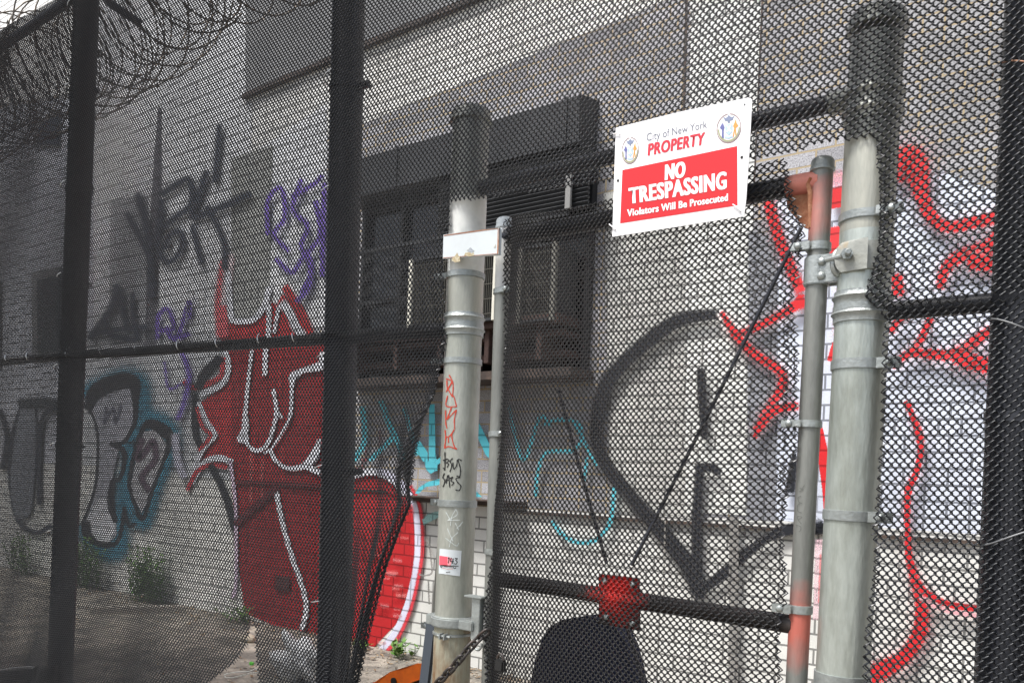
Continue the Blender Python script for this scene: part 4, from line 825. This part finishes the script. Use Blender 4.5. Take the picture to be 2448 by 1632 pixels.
# chain
ch = thing('chain', ground_pt(G1) + Vector((.05, -.1, 0)), 'dark rusty steel chain looped from the latch down across the post foot', 'chain')
path = [Vector(on(x, y, Y)) for x, y, Y in ((1165, 1508, 1.93), (1140, 1530, 1.92), (1110, 1562, 1.90), (1085, 1592, 1.90), (1060, 1618, 1.91), (1035, 1645, 1.93), (1010, 1680, 1.97), (1000, 1720, 2.05))]
pp = [Vector(p) for p in catmull([tuple(p) for p in path], 12)]; acc = 0; lk = [pp[0]]
for i in range(1, len(pp)):
    if (pp[i] - lk[-1]).length >= .026: lk.append(pp[i])
for i in range(len(lk) - 1):
    c_ = (lk[i] + lk[i + 1]) / 2; t = (lk[i + 1] - lk[i]).normalized(); u = t.cross(Vector((0, 1, 0))).normalized(); v = t.cross(u); a_ = u if i % 2 else v
    a_ = (a_ * math.cos(.5) + (t.cross(a_)) * math.sin(.5)).normalized(); mb = MB(); pts = []
    for k in range(16):
        an = 2 * math.pi * k / 16; pts.append(c_ + t * (.010 * (1 if math.cos(an) > 0 else -1) + .0105 * math.cos(an)) + a_ * .0105 * math.sin(an))
    mb.tube(pts, .0042, 8, True); mb.build('link', CHAIN, ch, 60)
pk = thing('padlock', on(1196, 1590, FY - .07), 'black padlock and knotted chain end hanging on the gate mesh corner', 'padlock'); mb = MB(); c_ = on(1196, 1590, FY - .07); mb.box(c_, (.017, .010, .018)); mb.build('body', BLK, pk, 30, .005)
mb = MB(); mb.tube([c_ + Vector((.011 * math.cos(R(k * 18)), 0, .016 + .017 * math.sin(R(k * 18)))) for k in range(11)], .0045, 8); mb.build('shackle', CHAIN, pk, 60)
# angle iron left of post
ai = thing('angle_iron', ground_pt(px_post((1036, 1480), (1018, 1632), FY + .03)), 'blue grey steel angle standing left of the rusty post foot', 'steel angle'); mb = MB()
a, b = px_post((1034, 1486), (1016, 1640), FY + .03); bb = ground_pt((a, b)); mb.prism([bb + Vector(v_) for v_ in ((0, -.03, 0), (.035, -.03, 0), (.035, -.026, 0), (.004, -.026, 0), (.004, .02, 0), (0, .02, 0))], (a - bb)); mb.build('bar', mat('blue_grey_steel', (.07, .085, .105), .5, .3), ai, 30)
# ================================================================== things drawn or hung on the posts
def on_post(x, y, post, r):
    a, b = post; ax = (b - a).normalized(); d = ray(x, y).normalized(); o_ = EYE - a
    dd = d - ax * d.dot(ax); oo = o_ - ax * o_.dot(ax); A_ = dd.dot(dd); B_ = 2 * dd.dot(oo); C_ = oo.dot(oo) - r * r; disc = B_ * B_ - 4 * A_ * C_
    t = (-B_ - math.sqrt(max(disc, 0))) / (2 * A_); return EYE + d * t
def marker(post, lines, wd, m, parent, label, r=PR, off=.0012, name='marker_tag'):
    mb = MB()
    for ln in lines:
        q_ = catmull(ln, 4) if len(ln) > 2 else [np.array(p, float) for p in ln]; vs = []; fs = []
        if len(q_) == 2: q_ = [q_[0] + (q_[1] - q_[0]) * k / 6 for k in range(7)]
        for i, p in enumerate(q_):
            a = q_[max(i - 1, 0)]; b = q_[min(i + 1, len(q_) - 1)]; t = b - a; t = t / (np.linalg.norm(t) + 1e-9); n_ = np.array((-t[1], t[0])); ww = wd * (1 + .25 * math.sin(i * 1.7))
            for s_ in (-.5, .5): xy = p + n_ * s_ * ww; vs.append(on_post(xy[0], xy[1], post, r + off))
        for i in range(len(q_) - 1): fs.append((2 * i, 2 * i + 1, 2 * i + 3, 2 * i + 2))
        mb.add(vs, fs)
    me = bpy.data.meshes.new(name); me.from_pydata(mb.v, [], mb.f); me.materials.append(m); o = bpy.data.objects.new(name, me); link(o, parent); o['label'] = label; return o
marker(G1, [t6(l) for l in ([(415, 175), (470, 200), (432, 268), (418, 300)], [(445, 140), (476, 200), (483, 260), (476, 345)], [(424, 190), (430, 270), (470, 215)], [(432, 270), (475, 345)], [(430, 335), (418, 430), (515, 437)], [(515, 437), (490, 345), (470, 345)], [(412, 470), (414, 590), (425, 640)], [(468, 440), (422, 560)], [(422, 560), (515, 465)], [(515, 465), (494, 560), (498, 645)], [(408, 655), (415, 715), (450, 712), (495, 650)], [(490, 655), (470, 710), (490, 800), (518, 836)], [(518, 836), (440, 810), (402, 827)], [(402, 827), (412, 740), (410, 680)], [(438, 728), (438, 775)])], 2.6, RED_INK, gp1, 'angular red marker tag running down the post')
marker(G1, [t6(l) for l in ([(388, 940), (425, 928)], [(405, 862), (406, 940), (404, 1030), (392, 1008)], [(418, 925), (445, 940), (420, 962), (440, 975), (426, 1005)], [(478, 920), (455, 950), (470, 985), (452, 1048)], [(480, 958), (488, 1020), (515, 990), (522, 935)], [(565, 945), (530, 930), (545, 990), (553, 1040), (545, 1090), (515, 1085)], [(402, 1060), (386, 1100), (405, 1130), (388, 1188)], [(432, 1078), (416, 1155)], [(440, 1075), (452, 1195)], [(452, 1110), (480, 1095), (462, 1130), (490, 1150), (468, 1175)], [(552, 1100), (510, 1110), (525, 1145), (556, 1180), (540, 1222), (505, 1215)], [(410, 1120), (440, 1125)])], 2.6, BLK_INK, gp1, 'two line black marker tag')
marker(G1, [t6(l) for l in ([(415, 1425), (455, 1495)], [(510, 1395), (470, 1470), (458, 1550)], [(510, 1395), (520, 1450), (430, 1500)], [(430, 1500), (550, 1500)], [(575, 1515), (540, 1560)])] + [c4(l) for l in ([(498, 478), (540, 570)], [(575, 505), (530, 550), (512, 610)], [(485, 545), (560, 600), (580, 580)], [(565, 480), (610, 430)], [(555, 440), (580, 490)])], 1.6, WHT_INK, gp1, 'white scratched marker tag')
marker(S2, [r3(l) for l in ([(800, 525), (812, 515), (812, 490), (780, 478)], [(818, 470), (800, 450), (790, 420), (822, 425), (800, 440)], [(820, 395), (795, 385), (790, 350), (805, 330)], [(822, 330), (800, 320), (795, 290), (815, 280)], [(800, 250), (830, 235), (805, 225)], [(815, 235), (840, 205)])], 1.3, GRY_INK, gate, 'scratched name JERRY running up the stile', r=SR)
# sticker
def post_patch(post, quad, m, off, parent, name, label=None, n=10, r=PR):
    (ax_, ay), (bx_, by), (cx_, cy), (dx_, dy) = quad; vs = []; fs = []
    for j in range(n + 1):
        v_ = j / n
        for i in range(n + 1):
            u_ = i / n; x = (ax_ * (1 - u_) + bx_ * u_) * (1 - v_) + (dx_ * (1 - u_) + cx_ * u_) * v_; y = (ay * (1 - u_) + by * u_) * (1 - v_) + (dy * (1 - u_) + cy * u_) * v_; vs.append(on_post(x, y, post, r + off))
    for j in range(n):
        for i in range(n): a = j * (n + 1) + i; fs.append((a, a + 1, a + n + 2, a + n + 1))
    me = bpy.data.meshes.new(name); me.from_pydata([tuple(v) for v in vs], [], fs); me.materials.append(m); o = bpy.data.objects.new(name, me); link(o, parent)
    if label: o['label'] = label
    return o
st = thing('sticker', on_post(1076, 1344, G1, PR), 'white sticker with a red smear and the number 143 on the post', 'sticker')
post_patch(G1, c4([(445, 620), (600, 636), (588, 815), (438, 795)]), WHITEP, .0012, st, 'paper'); post_patch(G1, c4([(444, 670), (500, 678), (500, 748), (442, 735)]), mat('red_smear', (.85, .10, .14), .5), .0020, st, 'red_smear')
post_patch(G1, c4([(500, 676), (535, 690), (520, 745), (500, 744)]), mat('pink_smear', (.85, .35, .38), .5), .0021, st, 'red_smear')
marker(G1, [c4(l) for l in ([(503, 690), (512, 684), (505, 722)], [(528, 684), (520, 708), (545, 710)], [(541, 688), (535, 728)], [(552, 690), (570, 690), (556, 704)], [(556, 704), (568, 712), (562, 728), (546, 726)])], 2.0, BLK_INK, st, 'the number 143', off=.003, name='number')
marker(G1, [c4(l) for l in ([(450, 736), (578, 744)], [(455, 736), (450, 746), (458, 752), (463, 742)], [(545, 746), (545, 758), (556, 760), (560, 748)], [(470, 742), (540, 748)], [(490, 788), (520, 784)])], 1.5, BLK_INK, st, 'small black drawing of a cart', off=.003, name='drawing')
marker(G1, [c4(l) for l in ([(466, 755), (500, 764), (538, 762)],)], .9, RED_INK, st, 'thin red line', off=.003, name='drawing')
# blank plate
pl = thing('steel_plate', on(1126, 590, FY - PR - .02), 'blank white painted steel plate with rusty edges strapped across the left gate post', 'plate')
qd = [(1061, 562), (1193, 544), (1191, 607), (1059.5, 617)]; Yp = FY - PR - .022
mb = MB(); mb.prism([on(x, y, Yp) for x, y in qd], (0, .012, 0)); mb.build('plate', WHITEP, pl, 30, .0015)
mb = MB(); e4 = lambda a, b, w_: [a, b]
for a, b, w_ in ((qd[0], qd[1], 2.2), (qd[1], qd[2], 3.0), (qd[2], qd[3], 1.4)):
    a_ = np.array(a); b_ = np.array(b); t = (b_ - a_) / np.linalg.norm(b_ - a_); n_ = np.array((-t[1], t[0])) * w_
    q_ = [a_ + n_ * .05, b_ + n_ * .05, b_ + n_ * (1 + .0), a_ + n_]; mb.prism([on(x, y, Yp - .0008) for x, y in q_], (0, .003, 0))
mb.build('rusty_edge', RUST, pl, 0)
mb = MB()
fl = lambda pts: cv(pts, 960, 460, 3.92)
for shp, mm, oo in (([(610, 545), (645, 513), (660, 530), (682, 545), (660, 560), (635, 556)], 'grey_primer', 0), ([(585, 590), (600, 562), (640, 562), (655, 575), (672, 560), (680, 590), (640, 600)], 'tan_primer', 1), ([(470, 620), (500, 595), (520, 565), (530, 590), (545, 605), (548, 645), (500, 655), (470, 640)], 'tan_primer', 1), ([(862, 515), (880, 485), (882, 515)], 'grey_primer', 0)):
    mb = MB(); mb.prism([on(x, y, Yp - .001 - .0004 * oo) for x, y in fl(shp)], (0, .004, 0)); mb.build('flaked_paint', mat(mm, (.33, .36, .40) if oo == 0 else (.42, .35, .22), .8, 0, .3, .4, 60, .4, 150, (.55, .52, .40), (.5, .6)), pl, 0)
# ================================================================== the NO TRESPASSING sign
sg = thing('warning_sign', on(1632, 542, YA - .012), 'white and red NO TRESPASSING property sign wired to the upper mesh', 'sign'); SY = YA - .014
def sq(x, y): return (1420 + x / 4.126, 210 + y / 4.126)
def S(x, y, o_=0.0):
    px, py = sq(x, y); return on(px, py, SY - o_)
out = [(180, 1468), (215, 400), (222, 393), (880, 230), (1525, 97), (1545, 103), (1558, 122), (1550, 300), (1530, 650), (1500, 1100), (1478, 1268), (1300, 1292), (800, 1372)]
mb = MB(); mb.prism([S(x, y) for x, y in out], (0, .003, 0)); mb.build('board', WHITES, sg, 0)
def flat(name, polys, m, o_, label=None, parent=None):
    mb = MB()
    for pts in polys:
        vs = [S(x, y, o_) for x, y in pts]; mb.add(vs, [t for t in tessellate_polygon([vs])])
    me = bpy.data.meshes.new(name); me.from_pydata(mb.v, [], mb.f); me.materials.append(m); o = bpy.data.objects.new(name, me); link(o, parent or sg)
    if label: o['label'] = label
    return o
flat('red_panel', [[(280, 812), (1412, 575), (1415, 1160), (258, 1337)]], SIGNR, .0006)
def text(name, s_, quad, m, o_, bold=0.0, space=1.0, dbl=0):
    if dbl:
        o = text(name, s_, [(x + dbl, y - dbl * .2) for x, y in quad], m, o_ + .0002, bold, space); o2 = text(name, s_, [(x - dbl, y + dbl * .2) for x, y in quad], m, o_, bold, space); o2.parent = o; o2.location = (0, 0, 0); return o
    cu = bpy.data.curves.new('t', 'FONT'); cu.body = s_; cu.size = 1; cu.offset = bold; cu.space_character = space; cu.resolution_u = 4
    ob = bpy.data.objects.new('t', cu); COL.objects.link(ob); dg = bpy.context.evaluated_depsgraph_get(); me0 = bpy.data.meshes.new_from_object(ob.evaluated_get(dg)); bpy.data.objects.remove(ob)
    V = np.array([v.co[:2] for v in me0.vertices]); capm = 0.70
    x0, x1 = V[:, 0].min(), V[:, 0].max(); up = [v for v in V]; ymax = V[:, 1].max(); yb = V[:, 1].min() if s_.isupper() else 0.0
    BL, BR, TR, TL = quad
    for v in me0.vertices:
        u_ = (v.co.x - x0) / (x1 - x0); t = (v.co.y - yb) / (ymax - yb)
        x = (BL[0] * (1 - u_) + BR[0] * u_) * (1 - t) + (TL[0] * (1 - u_) + TR[0] * u_) * t; y = (BL[1] * (1 - u_) + BR[1] * u_) * (1 - t) + (TL[1] * (1 - u_) + TR[1] * u_) * t
        v.co = S(x, y, o_)
    me0.materials.clear(); me0.materials.append(m); me0.name = name; o = bpy.data.objects.new(name, me0); link(o, sg); o['label'] = 'the words ' + s_ if len(s_) > 3 else 'the word ' + s_; return o
text('lettering', 'City of New York', [(518, 527), (1115, 393), (1112, 323), (520, 450)], INKG, .0007, .0)
text('lettering', 'PROPERTY', [(532, 672), (1082, 562), (1095, 436), (540, 550)], SIGNR2, .0007, .018, 1.1, 4)
text('lettering', 'NO', [(704, 913), (893, 884), (900, 722), (708, 757)], INKW, .0012, .022, 1.12, 7)
text('lettering', 'TRESPASSING', [(352, 1147), (1303, 998), (1303, 822), (345, 988)], INKW, .0012, .020, 1.12, 6)
text('lettering', 'Violators Will Be Prosecuted', [(328, 1268), (1320, 1112), (1320, 1042), (328, 1200)], INKW, .0012, .018, 1.08, 2)
def seal(cx, cy, rx, ry, sk):
    def E(u_, v_): return (cx + u_ * rx, cy - v_ * ry - u_ * rx * sk)
    def ringp(r0, r1, a0, a1, n=28):
        A_ = [R(a0 + (a1 - a0) * k / n) for k in range(n + 1)]; return [[E(r0 * math.cos(A_[k]), r0 * math.sin(A_[k])), E(r1 * math.cos(A_[k]), r1 * math.sin(A_[k])), E(r1 * math.cos(A_[k + 1]), r1 * math.sin(A_[k + 1])), E(r0 * math.cos(A_[k + 1]), r0 * math.sin(A_[k + 1]))] for k in range(n)]
    def pg(l): return [E(a, b) for a, b in l]
    e = flat('city_seal', ringp(.94, 1.0, 95, 445), BRWN, .0007, 'round city seal with eagle, shield and two figures')
    flat('seal_wreath', ringp(.78, .90, 180, 360), OLIVE, .0007, parent=e)
    flat('seal_eagle', [pg([(-.45, .80), (-.25, .72), (-.08, .80), (0, .92), (.08, .80), (.25, .72), (.45, .80), (.30, .52), (.10, .50), (.08, .36), (-.08, .36), (-.10, .50), (-.30, .52)])], mat('emblem_eagle_ink', (.22, .26, .38), .4), .0007, parent=e)
    flat('seal_shield', [pg([(-.30, .28), (.30, .28), (.28, -.25), (0, -.48), (-.28, -.25)])], LBLUE, .0007, parent=e)
    flat('seal_shield', [pg([(-.22, .22), (-.12, .22), (.22, -.22), (.12, -.28)]), pg([(.22, .22), (.12, .22), (-.22, -.22), (-.12, -.28)])], INKW, .0010, parent=e)
    flat('seal_figure', [pg([(-.62, .28), (-.50, .42), (-.42, .28), (-.34, .10), (-.42, -.10), (-.40, -.62), (-.58, -.62), (-.56, -.05), (-.74, .10)])], BLUE, .0007, parent=e)
    flat('seal_figure', [pg([(.42, .28), (.50, .42), (.58, .62), (.62, .30), (.78, .10), (.56, -.05), (.64, -.60), (.52, -.55), (.48, -.2), (.40, -.62), (.30, -.58), (.42, -.05), (.34, .12)])], ORNG, .0007, parent=e)
    flat('seal_ribbon', [pg([(-.34, -.62), (0, -.70), (.34, -.62), (.32, -.50), (0, -.56), (-.32, -.50)])], LBLUE, .0007, parent=e)
seal(357, 620, 85, 132, .14); seal(1330, 400, 122, 147, .12)
def dot(x, y, r, m, nm, o_=.0008):
    mb = MB(); p = S(x, y, o_); mb.lathe(p, (0, -1, 0), [(0, r), (.0008, r * .9)], 14); return mb.build(nm, m, sg, 0)
for x, y in ((236, 915), (1457, 685)): dot(x, y, .0035, BLK, 'hole')
for x, y in ((253, 455), (1485, 165), (212, 1395), (1445, 1215)): dot(x, y, .002, GREYSL, 'hole')
for l in ([(253, 455), (215, 450), (190, 458)], [(212, 1395), (185, 1375), (150, 1345)], [(1445, 1215), (1400, 1170), (1368, 1150)]):
    mb = MB(); mb.tube([S(x, y, .004) for x, y in l], .0018, 6); mb.build('cable_tie', WHITES, sg, 60)
# ================================================================== RAZOR WIRE
rz = thing('razor_wire', on(200, 150, FY + .3), 'tangled coils of rusty razor wire behind the top of the fence', 'razor wire')
def coil(name, seedv, x0px, x1px, Y, bot, rad, pitch):
    rr = random.Random(seedv); xL = on(x0px, 100, Y).x; xR = on(x1px, 100, Y).x; n = int(abs(xR - xL) / pitch * 26); pts = []
    bx = [on(p[0], p[1], Y).x for p in bot]; bz = [on(p[0], p[1], Y).z for p in bot]
    for k in range(n):
        a = 2 * math.pi * k / 26; x = xL + (xR - xL) * k / n + .05 * math.sin(a + seedv); zb = float(np.interp(x, bx, bz)); rv = rad * (1 + .16 * math.sin(k * .051 + seedv))
        pts.append(Vector((x, Y + rv * .9 * math.cos(a), zb + rv + rv * math.sin(a))))
    mb = MB(); mb.tube(pts, .0045, 5)
    for k in range(0, n - 1, 3):
        t = (pts[k + 1] - pts[k]).normalized(); u = t.cross(Vector((rr.uniform(-1, 1), rr.uniform(-1, 1), rr.uniform(-1, 1)))).normalized() * .009
        mb.add([pts[k] - t * .011 + u, pts[k] + t * .011 + u * .9, pts[k] + t * .004, pts[k] + t * .011 - u, pts[k] - t * .011 - u * .9, pts[k] - t * .004], [(0, 1, 2, 5), (2, 3, 4, 5)])
    return mb.build(name, mat('rusty_galvanised_razor_tape', (.10, .09, .075), .55, .4, .5, .3, 20, 0, 60, (.16, .11, .07), (.45, .65)), rz, 0)
coil('coil', 1, -250, 470, FY + .35, [(-250, 480), (0, 345), (110, 310), (250, 235), (340, 180), (400, 125), (470, 60)], .34, .16)
coil('coil', 5, -250, 420, FY + .62, [(-250, 460), (0, 300), (110, 270), (250, 205), (340, 130), (400, 100), (470, 60)], .30, .15)
coil('coil', 9, 380, 760, FY + .45, [(380, 60), (480, 45), (560, 48), (640, 20), (760, -20)], .24, .22)
# ================================================================== things on the ground
def blob(name, c_, r, m, parent=None, seedv=1, amp=.35, sub=3, squash=(1, 1, 1)):
    bm = bmesh.new(); bmesh.ops.create_icosphere(bm, subdivisions=sub, radius=1); rr = random.Random(seedv)
    ph = [(rr.uniform(2, 6), rr.uniform(2, 6), rr.uniform(2, 6), rr.uniform(0, 6)) for _ in range(5)]
    for v in bm.verts:
        k = 1 + amp * sum(math.sin(v.co.x * a + v.co.y * b + v.co.z * c + d) for a, b, c, d in ph) / 5 + rr.uniform(-.04, .04) * amp * 2
        v.co = Vector((v.co.x * squash[0], v.co.y * squash[1], v.co.z * squash[2])) * k * r + Vector(c_)
    me = bpy.data.meshes.new(name); bm.to_mesh(me); bm.free(); me.materials.append(m); o = bpy.data.objects.new(name, me); link(o, parent); return o
# orange plastic case
Yo = 3.05; oc = thing('orange_case', (on(940, 1600, Yo).x, Yo + .1, 0), 'orange moulded plastic tool case on the ground left of the tagged post', 'case')
ol = c4([(-30, 1640), (-20, 1568), (30, 1532), (100, 1492), (200, 1455), (285, 1434), (330, 1436), (345, 1455), (352, 1490), (340, 1530), (200, 1580), (60, 1620)]); pts = [on(x, y, Yo) for x, y in ol]
mb = MB(); mb.prism(pts, (.02, .13, .01)); mb.build('lid', ORANGE, oc, 60, .02)
mb = MB(); a = on(885, 1636, Yo + .03); b = on(1015, 1610, Yo + .03); mb.prism([a, b, Vector((b.x, b.y, .0)), Vector((a.x, a.y, .0))], (0, .12, 0)); mb.build('body', BLK, oc, 30, .01)
mb = MB(); p = on(942, 1627, Yo - .003); mb.lathe(p, (0, -1, 0), [(0, .018), (.006, .018), (.007, .015)], 20); mb.build('knob', BLK, oc, 40)
# office chair behind the gate
Yc = 2.55; ch_ = thing('office_chair', (on(1390, 1600, Yc).x, Yc + .1, 0), 'navy fabric office chair with a rounded back behind the gate', 'chair')
ol = [(1262, 1700), (1268, 1640), (1282, 1575), (1296, 1530), (1312, 1500), (1345, 1480), (1400, 1476), (1450, 1484), (1482, 1508), (1500, 1545), (1512, 1590), (1522, 1640), (1528, 1700), (1500, 1740), (1290, 1735)]
mb = MB(); mb.prism([on(x, y, Yc) for x, y in ol], (0, .07, 0)); mb.build('backrest', NAVY, ch_, 50, .022)
cx = on(1395, 1700, Yc).x; zb = on(1395, 1735, Yc).z
mb = MB(); mb.box((cx, Yc + .27, .44), (.23, .22, .04)); mb.build('seat', NAVY, ch_, 50, .03)
mb = MB(); mb.tube([(cx, Yc + .06, zb + .1), (cx, Yc + .06, .46), (cx, Yc + .2, .40)], .02, 8); mb.cyl((cx, Yc + .27, .06), (cx, Yc + .27, .40), .028, 16); mb.build('column', BLK, ch_, 40)
for k in range(5):
    a = 2 * math.pi * k / 5; mb = MB(); mb.tube([(cx, Yc + .27, .10), (cx + .28 * math.cos(a), Yc + .27 + .28 * math.sin(a), .075)], [.022, .014], 8); lg = mb.build('leg', BLK, ch_, 40)
    mb = MB(); p = Vector((cx + .28 * math.cos(a), Yc + .27 + .28 * math.sin(a), .03)); mb.cyl(p + Vector((0, -.012, 0)), p + Vector((0, .012, 0)), .028, 14); mb.build('castor', BLK, lg, 40)
# white bag, cord
bg = blob('plastic_bag', (on(715, 1545, 3.5).x, 3.5, .13), .17, BAG, None, 4, .5, 4, (1.1, .7, .9)); tag(bg, 'crumpled white plastic bag on the ground behind the middle black post', 'bag')
cd = MB(); cd.tube(catmull([tuple(on(x, y, 3.1)) for x, y in ((536, 1612), (560, 1606), (595, 1604), (612, 1598), (616, 1606), (600, 1608), (560, 1618), (540, 1618), (536, 1612))], 5), .003, 6); cdt = cd.build('cord', STRING, None, 60); tag(cdt, 'loop of white cord lying in the tear of the mesh', 'cord')
mb = MB(); p = on(604, 1585, 3.15); mb.lathe(p, (.3, -.8, .2), [(0, .006), (.002, .011), (.02, .011), (.022, .006)], 16); tag(mb.build('bottle_cap', GREEN, None, 40), 'bright green plastic cap beside the white cord', 'bottle cap')
for i, (x, y, s_) in enumerate(((595, 1522, .05), (583, 1516, .035), (470, 1460, .03))):
    o = on(x, y, 4.0 if i < 2 else 4.3); tag(blob('rubble_stone', (o.x, o.y, s_ * .5), s_, STONE, None, 10 + i, .25, 2, (1.3, 1, .7)), ('largest buff stone above the tear in the mesh', 'smaller buff stone beside the largest one', 'small stone by the weeds')[i], 'stone', 'loose stones')
# kerb
def G(x, y): d = ray(x, y); return EYE + d * (-EYE.z / d.z)
ka, kb = G(215, 1466), G(445, 1462); kd = (kb - ka).normalized(); mb = MB(); mb.box((ka + kb) / 2 + Vector((0, 0, .02)), ((kb - ka).length / 2, .035, .04), (kd, Vector((-kd.y, kd.x, 0)), Vector((0, 0, 1)))); o = mb.build('kerb', mat('pale_concrete', (.50, .47, .41), .9, 0, .3, .15, 8, .3, 60, (.40, .37, .32), (.4, .65)), None, 30, .01); o['kind'] = 'structure'; o['label'] = 'short pale concrete kerb in front of the weeds'
# weeds
def weed(x, n, h, spread, label, yo=.14):
    px = W(x, hline(900, 1540, x)).x; t = thing('weed', (px, WY - yo, 0), label, 'weed', 'weeds along the wall foot'); mb = MB(); st_ = MB()
    for k in range(n):
        bx_ = random.uniform(-spread, spread); by = random.uniform(-.07, .07); hh = h * random.uniform(.5, 1.0); lean = random.uniform(-.12, .12)
        base = Vector((px + bx_, WY - yo + by, 0)); tip = base + Vector((lean, random.uniform(-.1, .02), hh)); st_.tube([base, base + (tip - base) * .5 + Vector((lean * .2, 0, 0)), tip], .0018, 4)
        for j in range(9):
            f_ = .15 + .85 * j / 9; p = base + (tip - base) * f_; a = random.uniform(0, 6.28); L = random.uniform(.04, .085); d = Vector((math.cos(a), math.sin(a) * .7, random.uniform(.1, .7))).normalized(); s_ = d.cross(Vector((0, 0, 1))).normalized() * L * .22
            mb.add([p, p + d * L * .5 + s_, p + d * L, p + d * L * .5 - s_], [(0, 1, 2, 3)])
    mb.build('leaves', LEAF, t, 0); st_.build('stems', LEAF, t, 0)
weed(385, 70, .58, .22, 'largest leafy green weed clump at the wall foot'); weed(225, 60, .60, .32, 'green weed clump next to the leftmost black post'); weed(990, 7, .14, .05, 'tiny weed sprig beside the orange case'); weed(610, 10, .18, .12, 'small weed under the red graffiti letter'); weed(900, 6, .08, .08, 'low weed tuft below the end of the white paint line'); weed(80, 30, .5, .3, 'weed clump behind the far left mesh')
# litter
mb = MB()
for k in range(1500):
    x = random.uniform(-9, 1.5); y = WY - abs(random.gauss(0, .22)) - .01 if random.random() < .8 else random.uniform(2.3, 4.5); a = random.uniform(0, 6.28); L = random.uniform(.008, .028); z = random.uniform(.003, .02); d = Vector((math.cos(a), math.sin(a), random.uniform(-.2, .4))) * L; s_ = Vector((-math.sin(a), math.cos(a), random.uniform(-.3, .3))) * L * .5; p = Vector((x, y, z))
    mb.add([p - d, p + s_, p + d, p - s_], [(0, 1, 2, 3)])
gr = MB()
for k in range(2600):
    x = random.uniform(-7, 1.5); y = random.uniform(2.2, WY); L = random.uniform(.004, .016); p = Vector((x, y, L * .4)); e = [Vector((random.uniform(.6, 1), 0, 0)) * L, Vector((0, random.uniform(.6, 1), 0)) * L, Vector((0, 0, random.uniform(.5, .9))) * L]
    gr.add([p + e[0], p + e[1], p - e[0], p - e[1], p + e[2]], [(0, 1, 4), (1, 2, 4), (2, 3, 4), (3, 0, 4)])
tag(gr.build('gravel', STONE, None, 0), 'loose grit and small stones scattered over the dirt', 'gravel', kind='stuff')
tag(mb.build('leaf_litter', LITT, None, 0), 'dry brown leaf litter gathered along the wall foot', 'leaf litter', kind='stuff')
